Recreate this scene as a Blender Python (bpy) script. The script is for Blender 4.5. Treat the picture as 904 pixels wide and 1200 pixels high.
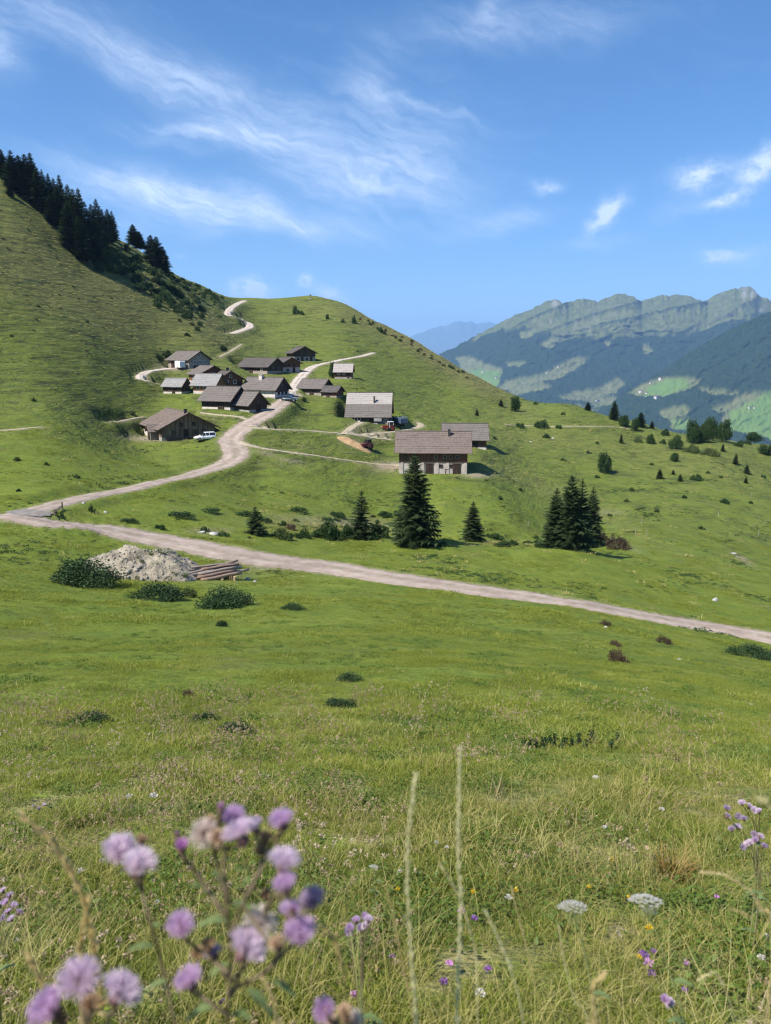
import bpy, bmesh, math, random
import numpy as np
from mathutils import Vector, Matrix
from mathutils.bvhtree import BVHTree

for o in list(bpy.data.objects):
    bpy.data.objects.remove(o)
sc = bpy.context.scene
C = sc.collection
rng = np.random.default_rng(7)
random.seed(7)
R = math.radians

# ------------------------------------------------------------------ camera
F, CX, CY, PITCH = 880.0, 452.0, 600.0, R(11.6)
CP, SP = math.cos(PITCH), math.sin(PITCH)
camd = bpy.data.cameras.new('camera')
cam = bpy.data.objects.new('camera', camd)
C.objects.link(cam)
cam.location = (0, 0, 0)
cam.rotation_euler = (R(90) - PITCH, 0, 0)
camd.sensor_fit = 'VERTICAL'
camd.sensor_height = 36.0
camd.lens = 36.0 * F / 1200.0
camd.clip_start = 0.05
camd.clip_end = 120000
camd.dof.use_dof = True
camd.dof.focus_distance = 60.0
camd.dof.aperture_fstop = 5.8
sc.camera = cam
sc.view_settings.view_transform = 'Standard'
sc.view_settings.look = 'None'
sc.view_settings.exposure = 0.86
sc.view_settings.gamma = 1.0
sc.cycles.max_bounces = 6
sc.cycles.filter_width = 1.2
sc.cycles.volume_bounces = 1
sc.cycles.transparent_max_bounces = 8

# ------------------------------------------------------------------ world, sun
SUN_AZ = R(-124)      # clockwise from +Y, where the sun stands
SUN_EL = R(49)
world = bpy.data.worlds.new('World')
sc.world = world
world.use_nodes = True
wn, wl = world.node_tree.nodes, world.node_tree.links
wn.clear()
def wmath(op, a, b=None, c=None):
    n = wn.new('ShaderNodeMath'); n.operation = op
    for i, v in enumerate((a, b, c)):
        if v is None: continue
        if isinstance(v, (int, float)): n.inputs[i].default_value = v
        else: wl.new(v, n.inputs[i])
    return n.outputs[0]
sky = wn.new('ShaderNodeTexSky'); sky.sky_type = 'NISHITA'
sky.sun_disc = False
sky.sun_elevation = SUN_EL
sky.sun_rotation = SUN_AZ
sky.altitude = 1700; sky.air_density = 1.0; sky.dust_density = 0.2; sky.ozone_density = 4.0
bg = wn.new('ShaderNodeBackground'); bg.inputs[1].default_value = 0.087
hsv = wn.new('ShaderNodeHueSaturation'); hsv.inputs['Saturation'].default_value = 1.22
wl.new(sky.outputs[0], hsv.inputs['Color']); wl.new(hsv.outputs[0], bg.inputs[0])
tc = wn.new('ShaderNodeTexCoord')
sx = wn.new('ShaderNodeSeparateXYZ'); wl.new(tc.outputs['Generated'], sx.inputs[0])
az0 = wmath('ARCTAN2', sx.outputs[0], sx.outputs[1])
el0 = wmath('ARCSINE', sx.outputs[2])
def wnoise(vx, vy, scale, detail, rough=.55, sxx=1., syy=1., rot=0.):
    cr, sr = math.cos(rot), math.sin(rot)
    a = wmath('ADD', wmath('MULTIPLY', vx, cr * sxx), wmath('MULTIPLY', vy, sr * sxx))
    b = wmath('ADD', wmath('MULTIPLY', vx, -sr * syy), wmath('MULTIPLY', vy, cr * syy))
    cb = wn.new('ShaderNodeCombineXYZ'); wl.new(a, cb.inputs[0]); wl.new(b, cb.inputs[1])
    n = wn.new('ShaderNodeTexNoise'); n.inputs['Scale'].default_value = scale
    n.inputs['Detail'].default_value = detail; n.inputs['Roughness'].default_value = rough
    wl.new(cb.outputs[0], n.inputs['Vector'])
    return n.outputs['Fac']
w1 = wnoise(az0, el0, 9, 5); w2 = wnoise(az0, wmath('ADD', el0, 3.7), 9, 5)
w3 = wnoise(az0, el0, 45, 4); w4 = wnoise(az0, wmath('ADD', el0, 1.7), 45, 4)
az = wmath('ADD', az0, wmath('ADD', wmath('MULTIPLY', wmath('SUBTRACT', w1, .5), .10), wmath('MULTIPLY', wmath('SUBTRACT', w3, .5), .010)))
el = wmath('ADD', el0, wmath('ADD', wmath('MULTIPLY', wmath('SUBTRACT', w2, .5), .055), wmath('MULTIPLY', wmath('SUBTRACT', w4, .5), .009)))

def pxdir(px, py):
    u, v = (px - CX) / F, (CY - py) / F
    return np.array([u, CP + v * SP, -SP + v * CP])
def azel(px, py):
    d = pxdir(px, py); d = d / np.linalg.norm(d)
    return math.atan2(d[0], d[1]), math.asin(d[2])
azp = wmath('ADD', az0, wmath('ADD', wmath('MULTIPLY', wmath('SUBTRACT', w1, .5), .02), wmath('MULTIPLY', wmath('SUBTRACT', w3, .5), .022)))
elp = wmath('ADD', el0, wmath('ADD', wmath('MULTIPLY', wmath('SUBTRACT', w2, .5), .015), wmath('MULTIPLY', wmath('SUBTRACT', w4, .5), .018)))
def blob(px, py, sa, sb, ang, k, az=az, el=el):
    ca, ce = azel(px, py); a = -R(ang); cr, sr = math.cos(a), math.sin(a)
    sa, sb = sa / F * .95, sb / F * .95
    dx = wmath('SUBTRACT', az, ca); dy = wmath('SUBTRACT', el, ce)
    u = wmath('ADD', wmath('MULTIPLY', dx, cr / sa), wmath('MULTIPLY', dy, sr / sa))
    v = wmath('ADD', wmath('MULTIPLY', dx, -sr / sb), wmath('MULTIPLY', dy, cr / sb))
    q = wmath('ADD', wmath('MULTIPLY', u, u), wmath('MULTIPLY', v, v))
    return wmath('MULTIPLY', wmath('POWER', 2.718, wmath('MULTIPLY', q, -1)), k)
def total(lst):
    t = lst[0]
    for b in lst[1:]: t = wmath('ADD', t, b)
    return t
cirrus = total([blob(*b) for b in (
    (100, 50, 150, 20, 17, .52), (220, 95, 110, 28, 20, .48), (350, 145, 110, 26, 20, .46), (440, 215, 95, 34, 4, .95), (470, 170, 50, 30, 40, .4),
    (200, 228, 120, 20, 8, 1.25), (240, 240, 110, 14, 10, .7), (245, 158, 70, 13, 0, .8), (330, 262, 110, 14, 4, .55), (430, 105, 28, 30, 20, .5), (600, 35, 130, 18, 0, .5),
    (575, 8, 16, 16, 0, .5), (330, 180, 90, 18, 12, .45), (590, 260, 56, 11, -4, .85), (700, 285, 30, 7, 0, .5),
    (790, 245, 36, 10, -20, .32), (150, 265, 60, 12, 0, .3), (510, 150, 70, 40, 20, .22), (-10, 55, 26, 22, 30, .8), (250, 275, 40, 8, -5, .3))])
contrail = blob(478, 118, 78, 5, 15, .5)
puffs = total([blob(*b, az=azp, el=elp) for b in (
    (641, 219, 15, 6, 0, 1.0), (710, 252, 21, 10, -48, 1.6), (820, 205, 26, 12, -10, 1.5), (893, 194, 22, 12, -42, 1.6),
    (851, 235, 24, 7, -8, 1.3), (845, 299, 18, 6, 0, 1.1), (297, 340, 19, 10, 0, 3.0), (386, 345, 11, 8, 20, 2.2),
    (362, 330, 9, 7, 0, 2.0), (405, 352, 10, 5, 10, .6), (210, 299, 6, 4, 0, .6), (880, 300, 40, 10, 0, .3))])
streak = wnoise(az, el, 5, 8, .64, 1.6, 9.5, R(-16))
fine = wnoise(az, el, 16, 7, .66, 1.6, 7., R(-20))
billow = wnoise(az0, el0, 42, 6, .6, 1., 1.4)
streakc = wmath('MULTIPLY_ADD', wmath('ADD', wmath('MULTIPLY', streak, .6), wmath('MULTIPLY', fine, .4)), 2.7, -.78)
streakc = wmath('MINIMUM', wmath('MAXIMUM', streakc, .22), 1.25)
# a veil of thin cirrus over the whole sky, the same everywhere
veil = wmath('MULTIPLY', wmath('MAXIMUM', wmath('SUBTRACT', streakc, .6), 0.), .12)
cm = wmath('ADD', wmath('MULTIPLY', wmath('ADD', cirrus, contrail), streakc), veil)
bl = wmath('MINIMUM', wmath('MAXIMUM', wmath('MULTIPLY_ADD', billow, 4.0, -1.25), .22), 1.2)
cm = wmath('ADD', cm, wmath('MULTIPLY', puffs, bl))
cm = wmath('MINIMUM', wmath('MULTIPLY', cm, .72), .92)
cbg = wn.new('ShaderNodeBackground'); cbg.inputs[0].default_value = (.53, .61, .73, 1); cbg.inputs[1].default_value = 1.0
mx = wn.new('ShaderNodeMixShader'); wl.new(cm, mx.inputs[0]); wl.new(bg.outputs[0], mx.inputs[1]); wl.new(cbg.outputs[0], mx.inputs[2])
wo = wn.new('ShaderNodeOutputWorld'); wl.new(mx.outputs[0], wo.inputs[0])

sund = bpy.data.lights.new('sun', 'SUN'); sund.energy = 5.0; sund.angle = R(.53); sund.color = (1, .955, .88)
sun = bpy.data.objects.new('sun', sund); C.objects.link(sun)
sdir = Vector((math.sin(SUN_AZ) * math.cos(SUN_EL), math.cos(SUN_AZ) * math.cos(SUN_EL), math.sin(SUN_EL)))
sun.rotation_euler = sdir.to_track_quat('Z', 'Y').to_euler()

# ------------------------------------------------------------------ numpy noise
_perm = rng.permutation(4096)
_gr = rng.random((4096, 2)) * 2 - 1
_gr /= np.linalg.norm(_gr, axis=1)[:, None]
def perlin(x, y):
    xi = np.floor(x).astype(np.int64); yi = np.floor(y).astype(np.int64)
    fx, fy = x - xi, y - yi
    def g(ix, iy, dx, dy):
        h = _perm[(_perm[ix & 4095] + iy) & 4095]
        v = _gr[h]
        return v[..., 0] * dx + v[..., 1] * dy
    sxx = fx * fx * fx * (fx * (fx * 6 - 15) + 10); syy = fy * fy * fy * (fy * (fy * 6 - 15) + 10)
    a = g(xi, yi, fx, fy); b = g(xi + 1, yi, fx - 1, fy)
    c = g(xi, yi + 1, fx, fy - 1); d = g(xi + 1, yi + 1, fx - 1, fy - 1)
    return (a + (b - a) * sxx) * (1 - syy) + (c + (d - c) * sxx) * syy
def fbm(x, y, n=4, gain=.5):
    s = 0; a = 1.
    for i in range(n):
        s = s + a * perlin(x + 17.3 * i, y - 9.1 * i); x = x * 2.03; y = y * 2.03; a *= gain
    return s
def sstep(a, b, x):
    t = np.clip((x - a) / (b - a), 0, 1); return t * t * (3 - 2 * t)

# ------------------------------------------------------------------ helpers
def at(px, py, Y):
    d = pxdir(px, py); return d / d[1] * Y
def tag(o, label=None, cat=None, group=None, kind=None):
    if label: o['label'] = label
    if cat: o['category'] = cat
    if group: o['group'] = group
    if kind: o['kind'] = kind
    return o
def link(name, me, parent=None, loc=None, rot=None, scale=None):
    o = bpy.data.objects.new(name, me); C.objects.link(o)
    if parent: o.parent = parent
    if loc is not None: o.location = loc
    if rot is not None: o.rotation_euler = rot
    if scale is not None: o.scale = scale if hasattr(scale, '__len__') else (scale,) * 3
    return o
def empty(name, loc, rz=0):
    o = bpy.data.objects.new(name, None); C.objects.link(o)
    o.location = loc; o.rotation_euler = (0, 0, rz); o.empty_display_size = .2
    return o
def kids(o): return [c for c in o.children]
def copy_tree(o, parent=None):
    c = o.copy(); C.objects.link(c)
    if parent: c.parent = parent
    for ch in list(o.children): copy_tree(ch, c)
    return c
def npmesh(name, V, faces, mat=None, smooth=False, attrs=None):
    """V (n,3); faces: array (m,3) or (m,4)"""
    V = np.asarray(V, dtype=np.float32); faces = np.asarray(faces, dtype=np.int32)
    me = bpy.data.meshes.new(name)
    k = faces.shape[1]
    me.vertices.add(len(V)); me.vertices.foreach_set('co', V.ravel())
    me.loops.add(faces.size); me.loops.foreach_set('vertex_index', faces.ravel())
    me.polygons.add(len(faces))
    me.polygons.foreach_set('loop_start', np.arange(0, faces.size, k, dtype=np.int32))
    me.polygons.foreach_set('loop_total', np.full(len(faces), k, dtype=np.int32))
    if smooth: me.polygons.foreach_set('use_smooth', np.ones(len(faces), dtype=bool))
    for an, av in (attrs or {}).items():
        a = me.attributes.new(an, 'FLOAT', 'POINT'); a.data.foreach_set('value', np.asarray(av, dtype=np.float32).ravel())
    me.update(calc_edges=True)
    if mat: me.materials.append(mat)
    return me
class MB:
    """collects shapes into one mesh"""
    def __init__(s): s.v = []; s.f = []
    def add(s, vs, fs):
        k = len(s.v); s.v += [tuple(p) for p in vs]; s.f += [tuple(i + k for i in f) for f in fs]; return s
    def box(s, x0, x1, y0, y1, z0, z1, M=None):
        vs = [(x, y, z) for z in (z0, z1) for y in (y0, y1) for x in (x0, x1)]
        if M is not None: vs = [tuple(M @ Vector(p)) for p in vs]
        return s.add(vs, [(0, 2, 3, 1), (4, 5, 7, 6), (0, 1, 5, 4), (2, 6, 7, 3), (0, 4, 6, 2), (1, 3, 7, 5)])
    def prism(s, prof, y0, y1, axis='y'):
        """closed profile [(a,z)] extruded along y (or x)"""
        n = len(prof)
        if axis == 'y': vs = [(a, y0, z) for a, z in prof] + [(a, y1, z) for a, z in prof]
        else: vs = [(y0, a, z) for a, z in prof] + [(y1, a, z) for a, z in prof]
        fs = [tuple(range(n)), tuple(range(2 * n - 1, n - 1, -1))] + [(i, i + n, (i + 1) % n + n, (i + 1) % n) for i in range(n)]
        return s.add(vs, fs)
    def tube(s, pts, rad, n=6, cap=True):
        pts = [Vector(p) for p in pts]; rings = []
        for i, p in enumerate(pts):
            d = (pts[min(i + 1, len(pts) - 1)] - pts[max(i - 1, 0)])
            d = d.normalized() if d.length > 1e-9 else Vector((0, 0, 1))
            a = d.orthogonal().normalized() if abs(d.z) > .9 else d.cross(Vector((0, 0, 1))).normalized()
            b = d.cross(a); r = rad[i] if hasattr(rad, '__len__') else rad
            rings.append([p + (a * math.cos(6.2832 * k / n) + b * math.sin(6.2832 * k / n)) * r for k in range(n)])
        vs = [q for r_ in rings for q in r_]; fs = []
        for i in range(len(pts) - 1):
            for k in range(n): fs.append((i * n + k, i * n + (k + 1) % n, (i + 1) * n + (k + 1) % n, (i + 1) * n + k))
        if cap: fs += [tuple(range(n - 1, -1, -1)), tuple((len(pts) - 1) * n + k for k in range(n))]
        return s.add(vs, fs)
    def mesh(s, name, mat, smooth=False):
        me = bpy.data.meshes.new(name); me.from_pydata(s.v, [], s.f)
        bm = bmesh.new(); bm.from_mesh(me); bmesh.ops.recalc_face_normals(bm, faces=bm.faces); bm.to_mesh(me); bm.free()
        if smooth:
            for p in me.polygons: p.use_smooth = True
        me.materials.append(mat); return me
    def build(s, name, mat, parent=None, smooth=False, **k):
        return link(name, s.mesh(name, mat, smooth), parent, **k)

# ------------------------------------------------------------------ materials
def newmat(name):
    m = bpy.data.materials.new(name); m.use_nodes = True; return m, m.node_tree.nodes, m.node_tree.links, m.node_tree.nodes['Principled BSDF']
class NT:
    def __init__(s, m): s.n = m.node_tree.nodes; s.l = m.node_tree.links
    def noise(s, scale, detail=5, rough=.55, vec=None, dist=0):
        n = s.n.new('ShaderNodeTexNoise'); n.inputs['Scale'].default_value = scale; n.inputs['Detail'].default_value = detail
        n.inputs['Roughness'].default_value = rough; n.inputs['Distortion'].default_value = dist
        if vec is not None: s.l.new(vec, n.inputs['Vector'])
        return n.outputs['Fac']
    def obj(s): return s.n.new('ShaderNodeTexCoord').outputs['Object']
    def geo(s): return s.n.new('ShaderNodeNewGeometry').outputs['Position']
    def mapping(s, vec, scale=(1, 1, 1), rot=(0, 0, 0)):
        n = s.n.new('ShaderNodeMapping'); n.inputs['Scale'].default_value = scale; n.inputs['Rotation'].default_value = rot
        s.l.new(vec, n.inputs['Vector']); return n.outputs[0]
    def ramp(s, fac, stops):
        n = s.n.new('ShaderNodeValToRGB'); e = n.color_ramp.elements
        while len(e) < len(stops): e.new(.5)
        for i, (p, c) in enumerate(stops):
            e[i].position = p; e[i].color = (*c, 1) if hasattr(c, '__len__') else (c, c, c, 1)
        s.l.new(fac, n.inputs[0]); return n.outputs[0]
    def mix(s, fac, a, b, bt='MIX'):
        n = s.n.new('ShaderNodeMix'); n.data_type = 'RGBA'; n.blend_type = bt
        for sock, v in ((n.inputs[0], fac), (n.inputs[6], a), (n.inputs[7], b)):
            if isinstance(v, (int, float)): sock.default_value = v
            elif isinstance(v, tuple): sock.default_value = (*v, 1)
            else: s.l.new(v, sock)
        return n.outputs[2]
    def math(s, op, a, b=None, c=None):
        n = s.n.new('ShaderNodeMath'); n.operation = op
        for i, v in enumerate((a, b, c)):
            if v is None: continue
            if isinstance(v, (int, float)): n.inputs[i].default_value = v
            else: s.l.new(v, n.inputs[i])
        return n.outputs[0]
    def attr(s, name):
        n = s.n.new('ShaderNodeAttribute'); n.attribute_name = name; return n.outputs['Fac']
    def bump(s, h, strength=.5, dist=.1, normal=None):
        n = s.n.new('ShaderNodeBump'); n.inputs['Strength'].default_value = strength; n.inputs['Distance'].default_value = dist
        s.l.new(h, n.inputs['Height'])
        if normal is not None: s.l.new(normal, n.inputs['Normal'])
        return n.outputs[0]
def nmat(name, c1, c2, scale=2., rough=.8, bump=.3, bdist=.05, stretch=(1, 1, 1), detail=6, c3=None, spec=.3, metal=0.):
    m, n, l, p = newmat(name); t = NT(m)
    v = t.mapping(t.obj(), stretch)
    f = t.noise(scale, detail, .62, v)
    stops = [(.3, c1), (.7, c2)] if c3 is None else [(.28, c1), (.5, c2), (.72, c3)]
    l.new(t.ramp(f, stops), p.inputs['Base Color'])
    p.inputs['Roughness'].default_value = rough; p.inputs['Specular IOR Level'].default_value = spec; p.inputs['Metallic'].default_value = metal
    if bump: l.new(t.bump(t.noise(scale * 2.5, 5, .6, v), bump, bdist), p.inputs['Normal'])
    return m
def leafmat(name, stops, trans=.3, rough=.6, scale=None, spec=.25):
    """foliage: colour varies per object/instance and by position, light comes through"""
    m, n, l, p = newmat(name); t = NT(m)
    oi = n.new('ShaderNodeObjectInfo').outputs['Random']
    f = oi
    if scale:
        nz = t.noise(scale, 3, .6, t.geo())
        f = t.math('ADD', t.math('MULTIPLY', oi, .35), t.math('MULTIPLY', t.math('MULTIPLY_ADD', nz, 2.2, -.6), .65))
    col = t.ramp(f, stops)
    l.new(col, p.inputs['Base Color']); p.inputs['Roughness'].default_value = rough; p.inputs['Specular IOR Level'].default_value = spec
    tr = n.new('ShaderNodeBsdfTranslucent'); l.new(col, tr.inputs[0])
    ms = n.new('ShaderNodeMixShader'); ms.inputs[0].default_value = trans
    l.new(p.outputs[0], ms.inputs[1]); l.new(tr.outputs[0], ms.inputs[2])
    l.new(ms.outputs[0], n['Material Output'].inputs[0])
    return m
# ------------------------------------------------------------------ terrain: heights surveyed as (pixel column, row, distance)
NEAR = [(1200, 1.9), (1100, 2.6), (1000, 3.7), (900, 6.2), (850, 9.3), (800, 14)]
COLS = {
 -250: NEAR[:4] + [(880, 7), (780, 15), (690, 30), (640, 50), (590, 75), (540, 100), (470, 130), (380, 165), (280, 205), (180, 240), (110, 265), (130, 320), (250, 600)],
 0: NEAR + [(735, 28), (680, 46), (640, 60), (612, 70), (597, 76), (560, 95), (500, 128), (420, 168), (330, 210), (265, 250), (206, 285), (225, 340), (380, 600)],
 60: [(738, 28), (690, 45), (650, 60), (618, 70), (594, 79), (560, 98), (500, 132), (420, 178), (340, 228), (280, 268), (238, 298), (262, 370), (400, 650)],
 100: [(262, 318), (300, 282), (345, 244), (400, 204), (290, 390), (400, 650)],
 150: NEAR + [(738, 29), (695, 46), (668, 60), (640, 70), (615, 78), (590, 91), (568, 106), (530, 145), (510, 165), (470, 186), (430, 212), (390, 238), (350, 268), (316, 300), (287, 338), (310, 420), (420, 720)],
 190: [(570, 107), (535, 148), (513, 165), (462, 205), (432, 230), (395, 256), (350, 294), (312, 350), (335, 430), (420, 720)],
 235: [(505, 165), (478, 183), (455, 205), (432, 232), (402, 262), (372, 300), (350, 346), (334, 392), (352, 480), (420, 720)],
 268: [(348, 440), (353, 500), (420, 750)],
 300: NEAR + [(742, 29), (702, 46), (680, 59), (668, 66), (648, 72), (632, 82), (600, 106), (560, 138), (530, 151), (500, 166), (470, 187), (450, 210), (437, 247), (415, 280), (390, 345), (370, 405), (350.5, 460), (357, 530), (420, 800)],
 365: [(560, 142), (530, 158), (510, 172), (490, 190), (465, 212), (440, 250), (424, 284), (392, 345), (367, 410), (348.5, 455), (354, 530), (420, 800)],
 410: [(490, 193), (463, 216), (440, 247), (358.5, 450), (368, 520)],
 452: NEAR + [(742, 30), (708, 46), (688, 60), (673, 68), (650, 82), (636, 94), (628, 101), (636, 116), (602, 130), (575, 146), (553, 160), (530, 178), (497, 196), (450, 258), (420, 320), (394, 380), (382, 415), (396, 480), (520, 800)],
 487: [(400.5, 403), (412, 460)],
 520: NEAR + [(748, 30), (715, 46), (695, 59), (680, 68), (655, 82), (640, 93), (630, 101), (638, 117), (602, 130), (575, 146), (554, 159), (527, 185), (505, 212), (480, 252), (450, 312), (421, 375), (440, 440), (540, 800)],
 560: [(554, 160), (527, 185), (443, 356), (460, 410)],
 600: NEAR[:5] + [(804, 14), (756, 30), (724, 46), (705, 58), (692, 66), (668, 80), (648, 92), (635, 101), (643, 116), (612, 128), (578, 155), (547, 185), (520, 217), (496, 256), (478, 300), (461.5, 340), (480, 400), (570, 700)],
 670: [(652, 92), (636, 104), (646, 116), (474.5, 320), (495, 380)],
 750: NEAR[:4] + [(856, 9.3), (812, 14.5), (772, 30), (744, 46), (728, 57), (712, 66), (690, 80), (665, 96), (645, 112), (622, 133), (592, 164), (560, 196), (536, 226), (515, 260), (495, 300), (520, 360), (630, 700)],
 830: [(511, 288), (535, 350)],
 904: NEAR[:4] + [(860, 10), (818, 16), (787, 32), (766, 46), (752, 56), (737, 66), (714, 80), (690, 97), (660, 118), (630, 142), (600, 168), (570, 202), (545, 242), (522.5, 280), (547, 340), (660, 700)],
 1150: NEAR[:4] + [(870, 9.3), (830, 16), (802, 30), (783, 50), (758, 72), (722, 97), (682, 132), (642, 177), (602, 222), (567, 275), (592, 340), (720, 700)],
}
def row_t(row):
    v = (CY - row) / F
    return (v * CP - SP) / (CP + v * SP)
_cp = []
for px_, lst in COLS.items():
    for row, Y in lst:
        p = at(px_, row, Y); _cp.append((math.atan2(p[0], p[1]), math.log(math.hypot(p[0], p[1])), p[2] / math.hypot(p[0], p[1])))
for th in (-1.0, -.4, 0, .4, 1.0):
    for r, z in ((.3, -1.22), (.7, -1.42)): _cp.append((th, math.log(r), z / r if r > .5 else -1.30 / .5))
for th, sl in ((-1.1, .06), (1.1, -.36)):
    for r in (20, 60, 160, 400): _cp.append((th, math.log(r), sl - (.1 if r < 30 else 0)))
_cp = np.array(_cp); TS = 4.0
_X = np.c_[_cp[:, 0] * TS, _cp[:, 1]]
def _phi(d2): return .5 * d2 * np.log(d2 + 1e-12)
_n = len(_X)
_A = np.zeros((_n + 3, _n + 3))
_A[:_n, :_n] = _phi(((_X[:, None] - _X[None]) ** 2).sum(-1)) + np.eye(_n) * 1e-5
_A[:_n, _n] = 1; _A[:_n, _n + 1:] = _X; _A[_n:, :_n] = _A[:_n, _n:].T
_w = np.linalg.solve(_A, np.r_[_cp[:, 2], 0, 0, 0])
FLOOR = -650.0
def base_z(th, r):
    """smooth ground height at bearing th (0 = ahead) and distance r"""
    th = np.asarray(th, float); r = np.asarray(r, float)
    thc = np.clip(th, -1.0, 1.0); q = np.empty(th.shape)
    fl, rl, ol = thc.ravel() * TS, np.log(np.clip(r, .45, 720)).ravel(), q.ravel()
    for i in range(0, fl.size, 20000):
        sl = slice(i, i + 20000)
        d2 = (fl[sl, None] - _X[None, :, 0]) ** 2 + (rl[sl, None] - _X[None, :, 1]) ** 2
        ol[sl] = _phi(d2) @ _w[:_n] + _w[_n] + fl[sl] * _w[_n + 1] + rl[sl] * _w[_n + 2]
    q = ol.reshape(th.shape)
    z = q * np.where(r < .45, .45, r)
    # behind the camera the hillside simply goes on
    back = sstep(1.0, 1.9, np.abs(th))
    z = z * (1 - back) + back * np.clip(-1.35 - .1 * r * np.cos(th) , -300, 120)
    far = sstep(650, 1500, r)
    return z * (1 - far) + FLOOR * far

TH = np.r_[np.linspace(-3.1416, -.75, 24)[:-1], np.linspace(-.75, .75, 381), np.linspace(.75, 3.1416, 24)[1:]]
RR = np.r_[np.exp(np.linspace(math.log(.30), math.log(700), 780)), np.exp(np.linspace(math.log(720), math.log(43000), 54))]
LR = np.log(RR)
GT, GR = np.meshgrid(TH, RR)
GX, GY = GR * np.sin(GT), GR * np.cos(GT)
Zs = base_z(GT, GR)
def grid_faces(nr, nc):
    i = np.arange(nr - 1)[:, None] * nc + np.arange(nc - 1)[None]
    return np.stack([i, i + 1, i + 1 + nc, i + nc], -1).reshape(-1, 4)
_faces = grid_faces(len(RR), len(TH))
def bvh_of(Z):
    step_r, step_t = 2, 2
    g = np.stack([GX, GY, Z], -1)[:790, 20:-20]
    fc = grid_faces(g.shape[0], g.shape[1])
    return BVHTree.FromPolygons(g.reshape(-1, 3).tolist(), fc.tolist())
_bvh0 = bvh_of(Zs)
def cast(bvh, px, py):
    d = Vector(pxdir(px, py)).normalized()
    h = bvh.ray_cast(Vector((0, 0, 0)), d)
    return h[0]
def smooth_line(pts, step=1.0, close=False):
    """Catmull-Rom through points, sampled about every step metres"""
    P = [Vector(p) for p in pts]; out = []
    for i in range(len(P) - 1):
        p0, p1, p2, p3 = P[max(i - 1, 0)], P[i], P[i + 1], P[min(i + 2, len(P) - 1)]
        n = max(2, int((p2 - p1).length / step))
        for k in range(n):
            t = k / n
            out.append(.5 * ((2 * p1) + (p2 - p0) * t + (2 * p0 - 5 * p1 + 4 * p2 - p3) * t * t + (3 * p1 - p0 - 3 * p2 + p3) * t ** 3))
    out.append(P[-1]); return out

# roads: centre line pixels, half width (m)
ROADS = [
 ('gravel_road', 'gravel road', [(-70, 603), (0, 604.5), (55, 611.5), (120, 620), (180, 632), (235, 642), (300, 653), (380, 665), (450, 676), (540, 689), (640, 703), (740, 720), (830, 736), (904, 750), (960, 761), (1030, 775)], [.7, .9, 1.7, 2.0, 2.1, 2.2, 2.1, 1.9, 1.7, 1.6, 1.5, 1.45, 1.45, 1.45, 1.45, 1.45]),
 ('gravel_road', 'village road', [(10, 606), (45, 597), (75, 589), (120, 579), (180, 566), (230, 555), (262, 545), (277, 534), (273, 522), (271, 514), (285, 501), (308, 488), (326, 476), (337, 467), (350, 463)], [1.5, 1.7, 1.75, 1.75, 1.75, 1.9, 2.1, 2.4, 2.5, 2.5, 2.5, 2.3, 2.2, 1.9, 1.4]),
 ('upper_road', 'upper road', [(336, 466), (347, 450), (352, 443), (362, 433), (372, 428), (390, 424), (410, 420), (424, 417.5), (433, 415), (438, 413.6)], [1.7, 1.7, 1.7, 1.7, 1.7, 1.6, 1.5, 1.4, 1.3, 1.2]),
 ('pass_road', 'pass road', [(262, 390.5), (272, 391), (284, 387), (293, 382.5), (287, 376), (276, 372.5), (268, 369), (270, 362), (279, 356), (287, 352.5)], [1.5, 1.7, 1.8, 1.9, 1.9, 1.8, 1.7, 1.7, 1.7, 1.6]),
 ('loop_track', 'loop track', [(232, 430), (215, 432), (200, 431), (180, 434), (168, 438), (164, 443), (172, 447), (184, 449.5)], [1.6, 1.9, 1.9, 1.3, 1.3, 1.3, 1.2, 1.0]),
 ('farm_track', 'farm track', [(286, 501), (302, 502), (330, 504), (365, 505), (400, 508), (430, 512), (458, 515)], [1.2, 1.0, .9, .9, .9, .9, .7]),
 ('farm_track', 'lower track', [(280, 518), (300, 524), (330, 529), (370, 534), (410, 540), (440, 544), (466, 545)], [1.0, .9, .7, .6, .9, 1.4, 1.9]),
 ('ramp_track', 'ramp', [(402, 510), (409, 504), (416, 499), (424, 495)], [.9, 1., 1., .9]),
 ('farm_track', 'tractor track', [(420, 509), (440, 508), (462, 506), (482, 503), (494, 499), (489, 495)], [.7, .8, .8, .9, 1.2, .8]),
 ('foot_path', 'left path', [(-10, 505), (20, 503.5), (50, 501)], [.5, .5, .4]),
 ('foot_path', 'barn path', [(125, 494), (150, 492), (168, 489)], [.6, .7, .5]),
 ('foot_path', 'hut path', [(236, 484), (256, 486.5), (285, 489), (296, 491)], [.35, .4, .5, .5]),
 ('foot_path', 'contour path', [(588, 497), (620, 499), (650, 500), (690, 500), (725, 501), (738, 504)], [.4, .4, .4, .5, .4, .3]),
 ('foot_path', 'climbing path', [(257, 419), (270, 412), (283, 404)], [.5, .6, .5]),
]
def base_at_px(px, py): return cast(_bvh0, px, py)
lines = []
for nm, _, pts, wd in ROADS:
    P = []; W = []
    for (a, b), w in zip(pts, wd):
        h = base_at_px(a, b)
        if h is None: print('road point misses', nm, a, b); continue
        P.append(h); W.append(w)
    L = smooth_line(P, 1.0)
    Wl = np.interp(np.linspace(0, len(W) - 1, len(L)), range(len(W)), W)
    A = np.array([tuple(p) for p in L])
    th = np.arctan2(A[:, 0], A[:, 1]); A[:, 2] = base_z(th, np.hypot(A[:, 0], A[:, 1]))
    k = np.ones(7) / 7
    if len(A) > 12: A[3:-3, 2] = np.convolve(A[:, 2], k, 'valid')
    lines.append((A, Wl))
RP = np.concatenate([a for a, _ in lines]); RW = np.concatenate([w for _, w in lines])
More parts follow.
